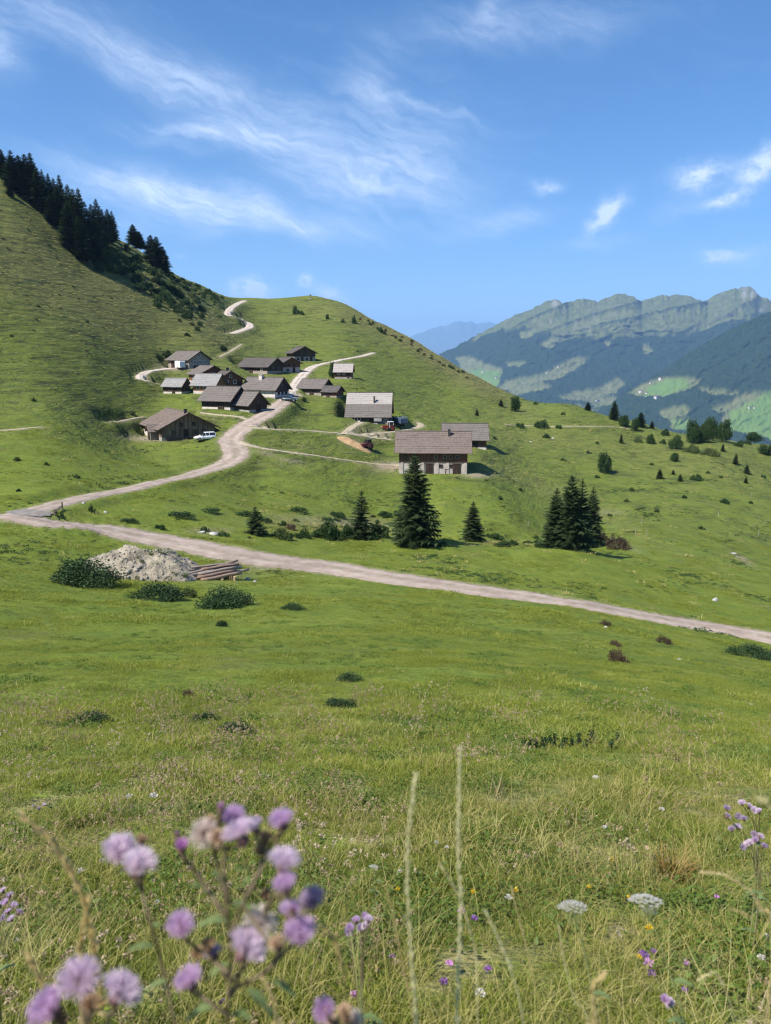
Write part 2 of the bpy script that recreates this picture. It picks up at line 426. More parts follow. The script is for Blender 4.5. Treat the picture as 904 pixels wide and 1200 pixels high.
def road_dist(x, y):
    """edge distance to the nearest road (negative inside) and that road's height"""
    x = np.asarray(x).ravel(); y = np.asarray(y).ravel()
    D = np.full(x.size, 99.); Zr = np.zeros(x.size)
    for i in range(0, x.size, 8000):
        s = slice(i, i + 8000)
        d = np.sqrt((x[s, None] - RP[None, :, 0]) ** 2 + (y[s, None] - RP[None, :, 1]) ** 2) - RW[None]
        j = d.argmin(1); D[s] = d[np.arange(len(j)), j]; Zr[s] = RP[j, 2]
    return D, Zr
# relief: humps, cattle terraces, gully hummocks; none of it where a road runs
wl_ok = lambda lam: sstep(lam * .18, lam * .05, GR * .0105)          # only what the mesh can carry
rel = .55 * fbm(GX / 26, GY / 26, 3) * sstep(15, 60, GR) + .16 * fbm(GX / 6.3 + 9, GY / 6.3, 3) * sstep(6, 30, GR) * wl_ok(6) \
    + .035 * fbm(GX / 1.3, GY / 1.3, 3) * wl_ok(1.3) + .10 * fbm(GX / 2.6 + 3, GY / 2.6, 2) * wl_ok(2.6) * sstep(5, 25, GR) \
    + 1.3 * fbm(GX / 80, GY / 80, 2) * sstep(90, 200, GR)
_gx = np.gradient(Zs, axis=1) / np.maximum(np.gradient(GX, axis=1) ** 2 + np.gradient(GY, axis=1) ** 2, 1e-6) ** .5
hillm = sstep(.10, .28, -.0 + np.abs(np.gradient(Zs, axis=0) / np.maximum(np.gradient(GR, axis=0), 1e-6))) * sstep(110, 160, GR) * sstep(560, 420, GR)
tph = Zs / 1.5 + 1.6 * fbm(GX / 14, GY / 14, 3)
terr = (np.abs((tph % 1) - .5) - .25) * 1.1 * (.4 + .6 * sstep(-.2, .4, fbm(GX / 30 + 5, GY / 30, 2)))
rel = rel + terr * hillm
rel *= sstep(900, 650, GR)
# level pads cut into the slope for the buildings: base corner pixel, turn, length, width
PADS = [(190, 517, 60, 17, 11.8), (213, 461.5, 17, 5.6, 4.6), (222, 432.5, 40, 10.6, 7.8), (236, 450, 55, 9, 7.6), (257, 456, 62, 8.5, 6.6), (252.5, 462, 18, 6.4, 5.6), (270, 481, 24, 8.2, 7.4), (292.5, 483.5, 38, 4.6, 5.6), (322.5, 467.5, 24, 10.0, 7.0), (313.5, 438.5, 33, 12.4, 8.4), (332, 436.5, 60, 8, 6.2), (344.5, 423.5, 66, 9, 8.4), (376.5, 464, 24, 7.4, 6.8), (394.5, 466, 26, 4.4, 4.0), (412, 444, 4, 5.3, 4.6), (457, 497.5, 3, 11.4, 13.4), (547.5, 555.5, 3, 14.4, 9.6), (570, 527, 3, 10.6, 8.4)]
TZ = Zs + rel
for (bx, by, ba, bL, bW) in PADS:
    P = base_at_px(bx, by); rz_ = -R(ba); ca, sa = math.cos(rz_), math.sin(rz_)
    cx_, cy_ = P.x - (bL / 2 * ca + bW / 2 * sa), P.y - (bL / 2 * sa - bW / 2 * ca)
    sl_ = (np.abs(GX - cx_) < 30) & (np.abs(GY - cy_) < 30)
    lx = (GX[sl_] - cx_) * ca + (GY[sl_] - cy_) * sa; ly = -(GX[sl_] - cx_) * sa + (GY[sl_] - cy_) * ca
    d_ = np.hypot(np.maximum(np.abs(lx) - bL / 2, 0), np.maximum(np.abs(ly) - bW / 2, 0)); w_ = sstep(4.2, .9, d_)
    TZ[sl_] = TZ[sl_] * (1 - w_) + (P.z + .02) * w_
_m = (GR < 560) & (GR > 40) & (np.abs(GT) < .8)
rd, rz = road_dist(GX[_m], GY[_m])
RD = np.full(GX.shape, 99.); RD[_m] = rd; RZ = np.zeros(GX.shape); RZ[_m] = rz
wroad = sstep(2.6, .5, RD) * (RD < 98)
TZ = TZ * (1 - wroad) + RZ * wroad
TZ = np.where(GR > 1400, FLOOR + 10 * fbm(GX / 900, GY / 900, 3), TZ)
ground_bvh = bvh_of(TZ)
def hit(px, py):
    h = cast(ground_bvh, px, py)
    if h is None: print('MISS', px, py); h = Vector(at(px, py, 300))
    return h
def gz(x, y):
    """ground height of the finished terrain (bilinear)"""
    x = np.asarray(x, float); y = np.asarray(y, float)
    ft = np.interp(np.arctan2(x, y), TH, np.arange(len(TH))); fr = np.interp(np.log(np.hypot(x, y) + 1e-9), LR, np.arange(len(LR)))
    i = np.clip(fr.astype(int), 0, len(RR) - 2); j = np.clip(ft.astype(int), 0, len(TH) - 2); a, b = fr - i, ft - j
    return (TZ[i, j] * (1 - a) * (1 - b) + TZ[i + 1, j] * a * (1 - b) + TZ[i, j + 1] * (1 - a) * b + TZ[i + 1, j + 1] * a * b)
def gzf(x, y): return float(gz(np.array([x]), np.array([y]))[0])
def to_px(x, y, z):
    f = y * CP - z * SP; u = x / f; v = (y * SP + z * CP) / f
    return CX + F * u, CY - F * v

# dry or rank patches of the turf (true colours of the sward)
PX, PY = to_px(GX, np.maximum(GY, .01), TZ)
def patch(px, py, sx_, sy_, ang=0):
    a = R(ang); dx, dy = PX - px, PY - py
    u = (dx * math.cos(a) + dy * math.sin(a)) / sx_; v = (-dx * math.sin(a) + dy * math.cos(a)) / sy_
    return np.exp(-(u * u + v * v)) * (GY > 1)
vis = GR < 650
dry = np.zeros(GX.shape)
for b in ((60, 290, 170, 55, 30, 1.0), (100, 350, 190, 42, 18, .8), (505, 410, 62, 15, 38, 1.5), (455, 386, 50, 14, 22, .9), (560, 444, 60, 12, 32, .9), (390, 365, 60, 16, 5, .45), (210, 350, 60, 14, 42, .6),
          (250, 375, 25, 8, 60, .4), (670, 515, 140, 18, 4, .35), (850, 545, 90, 22, 8, .35), (340, 520, 40, 4, 8, .5), (320, 545, 40, 5, 3, .4),
          (820, 915, 130, 35, 5, .6), (640, 930, 120, 30, 0, .4), (700, 1010, 60, 30, 0, .5), (760, 1100, 90, 40, 0, .5), (330, 840, 40, 14, 0, .4), (400, 860, 60, 12, 0, .4), (220, 905, 120, 22, 0, .35), (620, 1120, 60, 60, 0, .35), (30, 870, 60, 10, 0, .3),
          (380, 618, 80, 8, 4, .8), (590, 636, 40, 4, 0, .5), (700, 600, 130, 10, 27, .35), (590, 555, 60, 10, 20, .35)):
    dry = dry + patch(*b[:5]) * b[5]
lush = np.zeros(GX.shape)
for b in ((420, 575, 160, 22, 8, .6), (620, 590, 120, 22, 25, .6), (150, 730, 200, 40, 5, .5), (520, 790, 260, 30, 3, .4), (330, 490, 60, 12, 0, .6), (780, 640, 160, 20, 10, .5), (60, 540, 150, 20, 0, .25), (870, 1080, 60, 60, 0, .6), (560, 1050, 60, 40, 0, .4), (250, 445, 60, 30, 0, .4)):
    lush = lush + patch(*b[:5]) * b[5]
bare = np.zeros(GX.shape)
for b in ((560, 557, 16, 2.5, 0, 1.2), (170, 514, 24, 3, 3, 1.0), (415, 520, 14, 3.5, 18, 1.2), (205, 430, 20, 3, 0, 1.0), (300, 662, 40, 7, 12, .5), (255, 672, 40, 10, 0, .35), (722, 1093, 26, 9, 0, 1.2), (455, 547, 18, 5, 0, 1.2), (440, 505, 22, 4, 15, .45),
          (400, 612, 70, 6, 4, .45), (715, 600, 20, 3, 0, .3), (245, 622, 22, 3, 0, .9), (870, 655, 14, 3, 30, .9), (93, 862, 16, 2, 0, .9), (310, 530, 14, 2, 10, .6), (340, 540, 16, 2, 10, .6), (30, 608, 30, 6, 0, .4), (720, 635, 30, 4, 20, .4)):
    bare = bare + patch(*b[:5]) * b[5]
bare += .55 * sstep(.9, .0, RD) * (RD < 50)

def turf_material():
    m, n, l, p = newmat('turf'); t = NT(m); g = t.geo()
    big = t.noise(.035, 5, .6, g); mid = t.noise(.35, 6, .65, g); fine = t.noise(3.5, 6, .7, g); vf = t.noise(22, 4, .7, g)
    c = t.ramp(mid, [(.25, (.060, .094, .014)), (.43, (.125, .168, .020)), (.60, (.168, .204, .026)), (.76, (.235, .240, .052))])
    c = t.mix(t.math('MULTIPLY_ADD', big, 1.6, -.5), c, t.mix(.5, c, (.142, .198, .018)))
    c = t.mix(t.math('MULTIPLY', t.ramp(fine, [(.36, 1.), (.52, 0.)]), .55), c, (.052, .074, .020))
    c = t.mix(t.math('MULTIPLY', t.ramp(vf, [(.56, 0.), (.72, 1.)]), .5), c, (.19, .20, .075))
    lu = t.math('MINIMUM', t.attr('lush'), 1.0)
    c = t.mix(t.math('MULTIPLY', lu, .5), c, (.118, .185, .022))
    dn = t.noise(.9, 6, .7, g)
    df = t.math('MULTIPLY', t.attr('dry'), t.math('MULTIPLY_ADD', dn, 2.6, -.55))
    df = t.math('MINIMUM', t.math('MAXIMUM', df, 0.), .9)
    c = t.mix(df, c, t.ramp(fine, [(.3, (.125, .118, .045)), (.7, (.235, .195, .088))]))
    # browned-off tops of tussocks, heath
    hn = t.noise(.16, 7, .72, g)
    c = t.mix(t.math('MULTIPLY', t.ramp(hn, [(.54, 0.), (.68, 1.)]), .6), c, (.108, .108, .036))
    c = t.mix(t.math('MULTIPLY', t.attr('hill'), .46), c, (.086, .108, .022))  # heath tone that also puts the side-lit slopes' darkness into the colour
    # close by, last year's litter shows between the tufts
    ln_ = t.noise(2.2, 6, .72, g)
    c = t.mix(t.math('MULTIPLY', t.attr('near'), t.ramp(ln_, [(.46, 0.), (.60, .85)])), c, t.ramp(t.noise(30, 4, .7, g), [(.35, (.14, .12, .045)), (.65, (.36, .31, .14))]))
    # cattle terraces: darker heath on the lips, paler treads, running level across the slopes
    tn = t.noise(1.0, 5, .68, t.mapping(g, (.10, .10, .95)), .6); tn2 = t.noise(1.0, 4, .7, t.mapping(g, (.32, .32, 2.2)), .4)
    hl_ = t.attr('hill')
    c = t.mix(t.math('MULTIPLY', hl_, t.ramp(tn, [(.32, .85), (.49, 0.)])), c, (.040, .048, .018))
    c = t.mix(t.math('MULTIPLY', hl_, t.ramp(tn2, [(.34, .75), (.46, 0.)])), c, (.048, .056, .022))
    c = t.mix(t.math('MULTIPLY', hl_, t.ramp(tn, [(.55, 0.), (.72, .6)])), c, (.185, .180, .062))
    bn = t.noise(1.4, 6, .7, g)
    bf = t.math('MULTIPLY', t.attr('bare'), t.math('MULTIPLY_ADD', bn, 2.4, -.3)); bf = t.math('MINIMUM', t.math('MAXIMUM', bf, 0.), 1.)
    c = t.mix(bf, c, t.ramp(fine, [(.3, (.20, .155, .105)), (.7, (.37, .31, .235))]))
    # beyond the ridge: valley floor with fields and woods
    vn = t.noise(.0022, 5, .6, g)
    valley = t.ramp(vn, [(.44, (.022, .045, .018)), (.50, (.09, .15, .035)), (.62, (.13, .17, .05))])
    c = t.mix(t.attr('valley'), c, valley)
    l.new(c, p.inputs['Base Color']); p.inputs['Roughness'].default_value = .85; p.inputs['Specular IOR Level'].default_value = .15
    tus = t.noise(1.1, 5, .7, g)
    b1 = t.bump(tus, .55, .55); b2 = t.bump(t.noise(5.5, 5, .75, g), .6, .14, b1)
    b2 = t.bump(t.math('MULTIPLY', tn, hl_), .8, 1.6, b2)
    l.new(b2, p.inputs['Normal'])
    return m
TURF = turf_material()
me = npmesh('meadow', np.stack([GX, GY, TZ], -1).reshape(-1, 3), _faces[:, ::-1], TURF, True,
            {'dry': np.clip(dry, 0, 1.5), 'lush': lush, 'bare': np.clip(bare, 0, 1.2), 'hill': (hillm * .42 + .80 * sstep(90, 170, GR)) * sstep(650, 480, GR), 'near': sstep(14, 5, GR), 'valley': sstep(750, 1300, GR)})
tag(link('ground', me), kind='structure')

# roads laid on the ground
def gravel(name, c1, c2, c3):
    m, n, l, p = newmat(name); t = NT(m); g = t.geo()
    c = t.ramp(t.noise(.9, 6, .7, g), [(.3, c1), (.5, c2), (.7, c3)])
    c = t.mix(t.math('MULTIPLY', t.ramp(t.noise(14, 4, .7, g), [(.35, 1.), (.55, 0.)]), .35), c, tuple(v * .6 for v in c1))
    # green strip where wheels do not run
    gs = t.math('MULTIPLY', t.attr('mid'), t.ramp(t.noise(.5, 5, .7, g), [(.46, 0.), (.66, .75)]))
    c = t.mix(gs, c, (.11, .14, .045))
    c = t.mix(t.math('MULTIPLY', t.attr('rut'), .45), c, tuple(min(.62, v * 1.12) for v in c3))
    c = t.mix(t.math('MULTIPLY', t.ramp(t.noise(.28, 5, .7, g), [(.5, 0.), (.7, .55)]), 1.), c, tuple(v * .72 for v in c1))
    l.new(c, p.inputs['Base Color']); p.inputs['Roughness'].default_value = .95; p.inputs['Specular IOR Level'].default_value = .1
    l.new(t.bump(t.noise(7, 6, .75, g), .6, .08), p.inputs['Normal'])
    return m
GRAV = gravel('pinkish gravel', (.235, .180, .146), (.318, .254, .208), (.40, .335, .285))
PALE = gravel('pale gravel', (.34, .28, .23), (.44, .375, .32), (.52, .46, .41))
TRACK = gravel('earth track', (.24, .20, .13), (.34, .285, .20), (.43, .37, .28))
for k, ((nm, _, _, _), (A, W)) in enumerate(zip(ROADS, lines)):
    # resample every .5 m
    seg = np.r_[0, np.cumsum(np.hypot(*np.diff(A[:, :2], axis=0).T))]; s = np.arange(0, seg[-1], .5)
    cx_, cy_ = np.interp(s, seg, A[:, 0]), np.interp(s, seg, A[:, 1]); w = np.interp(s, seg, W)
    for _ in range(3):
        cx_[1:-1] = (cx_[:-2] + cx_[1:-1] * 2 + cx_[2:]) / 4; cy_[1:-1] = (cy_[:-2] + cy_[1:-1] * 2 + cy_[2:]) / 4
    tx, ty = np.gradient(cx_), np.gradient(cy_); ln = np.hypot(tx, ty) + 1e-9; nx, ny = -ty / ln, tx / ln
    NC = 13; lat = np.linspace(-1, 1, NC)
    jl = 1 + .30 * fbm(s / 3.1 + 31 * k, s * 0 + 2, 4, .6); jr = 1 + .30 * fbm(s / 3.1 + 31 * k, s * 0 + 7, 4, .6)
    off = lat[None] * w[:, None] * np.where(lat[None] < 0, jl[:, None], jr[:, None])
    X = cx_[:, None] + nx[:, None] * off; Y = cy_[:, None] + ny[:, None] * off
    lift = .05 + .02 * (k % 4) + .0002 * np.hypot(X, Y)
    Z = gz(X, Y) + lift * (1 - .9 * np.abs(lat[None]) ** 6) + .05 * (1 - lat[None] ** 2) * (np.abs(lat[None]) < .95)
    midm = np.exp(-(lat / .22) ** 2) * np.ones_like(X) + .8 * (np.abs(lat) > .9)
    mat = {'gravel_road': GRAV, 'upper_road': PALE, 'pass_road': PALE, 'loop_track': PALE, 'ramp_track': TRACK}.get(nm, TRACK)
    fc = grid_faces(len(s), NC)
    me = npmesh(nm, np.stack([X, Y, Z], -1).reshape(-1, 3), fc[:, ::-1], mat, True, {'mid': midm * (.55 if nm == 'gravel_road' else .8), 'rut': np.exp(-((np.abs(lat) - .48) / .17) ** 2) * np.ones_like(X)})
    tag(link(nm, me), kind='structure')
# grey tarred apron where the roads meet
ap = [hit(*q) for q in ((6, 601), (28, 597), (52, 599.5), (64, 603), (45, 606.5), (15, 606))]
c0 = sum(ap, Vector()) / len(ap); V = []; 
for ring in np.linspace(0.02, 1, 8):
    for k in range(48):
        f = k / 48 * len(ap); i = int(f); q = ap[i].lerp(ap[(i + 1) % len(ap)], f - i); q = c0.lerp(q, ring * (1 + .05 * math.sin(k * 1.7)))
        V.append((q.x, q.y, gzf(q.x, q.y) + .16 - .06 * (ring > .99)))
fc = [(r * 48 + k, r * 48 + (k + 1) % 48, (r + 1) * 48 + (k + 1) % 48, (r + 1) * 48 + k) for r in range(7) for k in range(48)]
ASPH = nmat('worn tar', (.15, .135, .12), (.25, .22, .195), 1.2, .9, .3)
tag(link('tarred_apron', npmesh('tarred_apron', V, fc, ASPH, True)), kind='structure')

# ------------------------------------------------------------------ far mountains
def in_poly(px, py, poly):
    r = np.zeros(px.shape, bool); n = len(poly)
    for i in range(n):
        (x1, y1), (x2, y2) = poly[i], poly[(i + 1) % n]
        c = (y1 > py) != (y2 > py)
        r ^= c & (px < (x2 - x1) * (py - y1) / (y2 - y1 + 1e-9) + x1)
    return r
_c5 = lambda pts: [(480 + a / 2.132, 320 + b / 2.132) for a, b in pts]
PALEP = [_c5(p) for p in (
    [(370, 232), (410, 212), (445, 214), (440, 226), (400, 250), (380, 262), (340, 272), (300, 290), (220, 292), (240, 270), (310, 258), (340, 250)],
    [(325, 182), (380, 150), (450, 118), (520, 95), (560, 95), (490, 120), (420, 152), (350, 188)],
    [(115, 212), (150, 208), (190, 228), (232, 240), (228, 262), (200, 278), (160, 272), (130, 245)],
    [(548, 302), (590, 275), (640, 262), (690, 262), (730, 270), (700, 292), (640, 310), (580, 312)],
    [(370, 310), (420, 296), (470, 290), (520, 262), (540, 275), (520, 297), (480, 312), (440, 322), (390, 318)],
    [(625, 347), (660, 336), (695, 333), (700, 352), (650, 368), (628, 360)], [(650, 370), (700, 362), (690, 395), (655, 392)],
    [(755, 342), (800, 322), (850, 298), (880, 298), (850, 318), (810, 335), (780, 352)],
    [(790, 345), (850, 318), (885, 302), (930, 295), (950, 430), (880, 410), (800, 395), (780, 370)],
    [(440, 312), (520, 310), (505, 335), (462, 338)], [(718, 290), (750, 290), (820, 298), (822, 306), (760, 306)],
    [(240, 225), (292, 222), (282, 233), (245, 236)], [(300, 345), (420, 330), (470, 345), (380, 375)], [(580, 180), (600, 178), (604, 200), (586, 204)], [(480, 175), (500, 170), (500, 185)],
    [(270, 150), (300, 145), (310, 160), (280, 165)], [(150, 240), (225, 245), (222, 285), (160, 290)], [(240, 285), (330, 275), (360, 285), (260, 310)])]
BRIGHT = [_c5(p) for p in ([(800, 350), (885, 304), (950, 295), (950, 430), (880, 410), (800, 395)], [(590, 290), (640, 266), (690, 264), (700, 285), (640, 308), (590, 308)], [(655, 370), (700, 364), (690, 395), (660, 390)], [(150, 240), (225, 245), (222, 285), (160, 290)])]
def mountain_mat():
    m, n, l, p = newmat('mountain side'); t = NT(m); g = t.geo()
    s = t.noise(.010, 6, .7, g); s2 = t.noise(.035, 5, .75, g)
    forest = t.ramp(s2, [(.35, (.008, .018, .010)), (.65, (.026, .045, .021))])
    mead = t.ramp(s, [(.35, (.085, .105, .042)), (.65, (.15, .15, .068))])
    bright = t.ramp(s, [(.35, (.085, .15, .036)), (.65, (.125, .185, .045))])
    alp = t.ramp(s, [(.32, (.064, .082, .030)), (.55, (.105, .118, .046)), (.72, (.145, .14, .08))])
    rock = t.ramp(s2, [(.3, (.15, .145, .13)), (.7, (.34, .325, .29))])
    c = t.mix(t.attr('alp'), forest, alp)
    c = t.mix(t.attr('pale'), c, mead); c = t.mix(t.attr('bright'), c, bright); c = t.mix(t.attr('rock'), c, rock)
    l.new(c, p.inputs['Base Color']); p.inputs['Roughness'].default_value = .95; p.inputs['Specular IOR Level'].default_value = .05
    return m
MOUNT = mountain_mat()
def blur2(a, n=1):
    for _ in range(n):
        a = (np.roll(a, 1, 0) + a * 2 + np.roll(a, -1, 0)) / 4; a = (np.roll(a, 1, 1) + a * 2 + np.roll(a, -1, 1)) / 4
    return a
def mountain(name, ridge, Yr, bottom_row, Yb, nu, nt, amp, crag, treeline, kind='main', seed=0, spurs=()):
    u = np.linspace(ridge[0][0], ridge[-1][0], nu)
    rr = np.interp(u, [a for a, _ in ridge], [b for _, b in ridge])
    cn = crag * (fbm(u / 9 + seed, u * 0 + 1, 4, .55) + .5 * fbm(u / 3.5 + seed, u * 0 + 5, 3, .6))
    k_ = np.exp(-(np.linspace(-2.5, 2.5, 101)) ** 2); k_ /= k_.sum()          # broad form of the crest; its teeth stay near the top
    rs_ = np.convolve(np.pad(rr, 50, mode='edge'), k_, 'valid'); cn = cn + rr - rs_; rr = rs_
    t = np.linspace(0, 1, nt) ** 1.15
    U, T = np.meshgrid(u, t)
    row = rr[None] + (bottom_row - rr[None]) * T
    row0 = row; row = row + cn[None] * (1 - T) ** 9
    Yrr = np.interp(u, [ridge[0][0], ridge[-1][0]], Yr) if hasattr(Yr, '__len__') else np.full(nu, Yr)
    Y = Yrr[None] * (1 - T) + Yb * T
    # spurs and ravines run down the slope
    D_ = row0 - rr[None]
    q = (U * .35 + 2.4 * D_) / 62 + .7 * fbm(U / 60 + seed, D_ / 50, 3) + seed
    rv = 1 - np.abs(fbm(q, D_ / 70 + seed, 3, .5)) * 1.9
    q2 = (U * .6 + 1.3 * D_) / 17 + .7 * fbm(U / 25 + seed + 4, D_ / 22, 3)
    rv2 = 1 - np.abs(fbm(q2, D_ / 24 + seed, 3)) * 1.8
    env = np.minimum(1, T * 5) * .85 + .15
    Yn = Y - amp * (rv - .4) * env - amp * .15 * (rv2 - .4) * env - (12 + amp * .09) * fbm(U / 3.2, D_ / 3, 3) - (18 if kind == 'spur' else 45) * fbm(U / 11 + seed, D_ / 8, 4)
    spl = np.zeros(U.shape)
    for sp in spurs:        # long wooded spurs running down to the left from the crest
        xs_ = [a for a, _ in sp][::-1]; ys_ = [b for _, b in sp][::-1]
        d_ = row - np.interp(U, xs_, ys_) - 1.6 * fbm(U / 14 + seed, row * 0 + sp[0][0], 3); on = sstep(xs_[0] - 15, xs_[0] + 25, U) * sstep(xs_[-1] + 2, xs_[-1] - 6, U)
        Yn = Yn - 170 * on * np.where(d_ > 0, np.exp(-d_ / 26), np.exp(-(d_ / 6.) ** 2))
        spl = np.maximum(spl, on * np.exp(-((d_ + .3) / 1.5) ** 2))
    Pt = np.stack([(U - CX) / F, CP + (CY - row) / F * SP, -SP + (CY - row) / F * CP], -1)
    P = Pt / Pt[..., 1:2] * Yn[..., None]
    # far side, so that the ridge has a back
    B1 = P[0] * 1.0; B1[:, 1] += 500; B1[:, 2] -= 380
    B2 = P[0] * 1.0; B2[:, 1] += 2200; B2[:, 2] = FLOOR - 20
    V = np.concatenate([B2[None], B1[None], P]); nt2 = nt + 2
    wob = lambda s_: 1.6 * fbm(U / 5 + s_, row / 5, 3)
    jx, jy = U + wob(1) * 2.2, row + wob(9) * 1.6
    pale = np.zeros(U.shape); bri = np.zeros(U.shape)
    for pl in PALEP: pale = np.maximum(pale, in_poly(jx, jy, pl))
    for pl in BRIGHT: bri = np.maximum(bri, in_poly(jx, jy, pl))
    tl = np.interp(u, [a for a, _ in treeline], [b for _, b in treeline])[None]
    fing = 7 * fbm(U / 7 + 3 + .6 * row / 12, row / 40, 4) + 16 * (rv - .55)
    alp = sstep(2.5, -2.5, row - (tl - fing))
    rockn = fbm(U / 6, row / 14 + 3, 4)
    rock = alp * sstep(.05, .45, rockn + .45 * (np.exp(-((U - 880) / 30) ** 2) + .5 * np.exp(-((U - 650) / 20) ** 2)) * sstep(30, 0, row - rr[None]) - .34) * .8
    alp = alp * (1 - .9 * (spl > .45) * (fbm(U / 3 + 2, row / 3, 2) > -.25))
    spots = (fbm(U / 2.2, row / 2.2, 2) > .38) * alp * .8                      # single trees above the wood's edge
    alp = alp * (1 - spots)
    pale = pale * (1 - .85 * (fbm(U / 2.0 + 9, row / 1.6, 2) > .36)); 
    if kind == 'spur': alp = alp * 0; rock = rock * 0
    pad = lambda a: np.concatenate([a[:1], a[:1], a])
    forest = pad((1 - np.maximum.reduce([alp, pale, bri, rock])).clip(0, 1))
    # tree cover stands above the open ground
    V[..., 2] += forest * (7 + 9 * rng.random(forest.shape)) * (np.arange(nt2)[:, None] > 2)
    fc = grid_faces(nt2, nu)
    at_ = {'pale': pad(blur2(pale)), 'bright': pad(blur2(bri)), 'alp': pad(blur2(alp)), 'rock': pad(blur2(rock))}
    me = npmesh(name, V.reshape(-1, 3), fc, MOUNT, False, at_)
    return tag(link(name, me), kind='structure')
RIDGE = [(455, 450), (490, 430), (515, 416), (541, 404), (562, 391), (585.5, 378.6), (603, 370), (621, 363), (633, 357), (642, 352.5), (653.5, 351), (660.6, 355), (667.6, 353.8), (684, 350), (692, 351), (700, 353.8), (710, 348.6), (720, 346), (728.6, 343.5), (742.7, 348), (752, 352.8), (771, 346.7), (787, 346), (803.6, 345.3), (813, 349), (824.7, 353.8), (841, 344.4), (848, 342), (855, 339.7), (868, 337), (878.7, 335.0), (884, 341), (890, 345.8), (904, 352), (925, 362), (960, 352), (1000, 345), (1060, 360), (1160, 375)]
TREEL = [(455, 440), (540, 402), (590, 392), (640, 388), (700, 394), (760, 392), (820, 388), (904, 372), (1000, 372), (1160, 390)]
mountain('mountain_range', RIDGE, 9000, 545, 5200, 620, 190, 60, 2.3, TREEL, 'main', 3.3, [[(829, 354), (790, 362), (740, 373), (690, 384), (640, 397), (600, 410)], [(752, 353), (725, 361), (690, 371), (655, 384), (630, 392)], [(667, 355), (640, 366), (610, 380), (585, 396)], [(890, 347), (868, 360), (850, 372), (825, 384)]])
SPUR = [(560, 545), (600, 522), (640, 505), (690, 484), (720, 470), (750, 452), (775, 436), (800, 419), (830, 401), (860, 385), (890, 371), (920, 360), (980, 345), (1160, 330)]
mountain('wooded_spur', SPUR, 5600, 560, 4300, 520, 130, 30, .9, [(500, 300), (1200, 300)], 'spur', 8.1)
FAR = [(330, 430), (420, 412), (455, 402), (475, 397), (490, 391), (505, 386), (515, 381.5), (522, 383), (530, 378.5), (538, 376), (545, 378), (553, 376.5), (560, 379.5), (575, 377.5), (590, 383), (620, 390), (680, 400), (760, 410)]
mountain('distant_mountain', FAR, 38000, 470, 30000, 260, 60, 500, 1.2, [(300, 420), (800, 420)], 'main', 5.5)

# haze: the air of the valley, one closed box round everything
hz = MB().box(-47000, 47000, -47000, 47000, FLOOR - 30, 2100)
hm = bpy.data.materials.new('haze'); hm.use_nodes = True; hn_, hl_ = hm.node_tree.nodes, hm.node_tree.links
for n_ in list(hn_): hn_.remove(n_)
pv = hn_.new('ShaderNodeVolumePrincipled'); pv.inputs['Color'].default_value = (.35, .58, 1, 1); pv.inputs['Density'].default_value = 4.7e-5
pv.inputs['Anisotropy'].default_value = .1
pv.inputs['Density Attribute'].default_value = ''; pv.inputs['Color Attribute'].default_value = ''; pv.inputs['Temperature Attribute'].default_value = ''
ho = hn_.new('ShaderNodeOutputMaterial'); hl_.new(pv.outputs[0], ho.inputs['Volume'])
tag(hz.build('haze', hm), kind='stuff')
# ------------------------------------------------------------------ buildings
def boards(name, c1, c2, c3, up=(1, 1, .07), scale=3.2):
    m, n, l, p = newmat(name); t = NT(m); v = t.mapping(t.obj(), up)
    f = t.noise(scale, 5, .7, v); c = t.ramp(f, [(.3, c1), (.5, c2), (.72, c3)])
    w = t.noise(.35, 4, .6, t.obj()); c = t.mix(t.math('MULTIPLY_ADD', w, 1.4, -.45), c, t.mix(.55, c, c1))
    l.new(c, p.inputs['Base Color']); p.inputs['Roughness'].default_value = .85; p.inputs['Specular IOR Level'].default_value = .2
    l.new(t.bump(f, .6, .05), p.inputs['Normal']); return m
W_DARK = boards('dark old boards', (.030, .021, .015), (.065, .046, .033), (.12, .085, .060))
W_BROWN = boards('brown boards', (.045, .024, .014), (.095, .052, .030), (.16, .095, .055))
W_WEATH = boards('weathered boards', (.060, .046, .035), (.18, .125, .082), (.36, .27, .185))
W_RED = boards('red brown boards', (.078, .033, .020), (.150, .068, .042), (.225, .112, .072))
W_GREY = boards('silvered boards', (.10, .085, .072), (.19, .165, .14), (.30, .27, .235))
W_ORNG = boards('warm boards', (.14, .060, .025), (.25, .12, .055), (.34, .19, .10))
def shingle(name, c1, c2, c3):
    m, n, l, p = newmat(name); t = NT(m); v = t.obj()
    b = t.noise(3.0, 5, .75, t.mapping(v, (1.6, .35, 1)))
    c = t.ramp(b, [(.3, c1), (.5, c2), (.7, c3)])
    w = t.noise(.45, 5, .65, v); c = t.mix(t.math('MULTIPLY_ADD', w, 1.8, -.6), c, t.mix(.5, c, c1))
    lich = t.ramp(t.noise(1.7, 6, .75, v), [(.60, 0.), (.70, 1.)]); c = t.mix(t.math('MULTIPLY', lich, .35), c, (.26, .24, .18))
    l.new(c, p.inputs['Base Color']); p.inputs['Roughness'].default_value = .9; p.inputs['Specular IOR Level'].default_value = .15
    l.new(t.bump(t.noise(5, 5, .75, v), .6, .06), p.inputs['Normal']); return m
S_GREY = shingle('grey shingles', (.094, .080, .072), (.148, .129, .117), (.215, .19, .172))
S_DARK = shingle('dark shingles', (.060, .052, .050), (.100, .088, .082), (.150, .132, .120))
S_BROWN = shingle('brown shingles', (.098, .074, .062), (.160, .126, .108), (.230, .188, .162))
S_LIGHT = shingle('pale shingles', (.17, .162, .158), (.25, .238, .23), (.33, .315, .30))
S_NEW = shingle('new pale shingles', (.23, .205, .19), (.33, .295, .27), (.43, .385, .35))
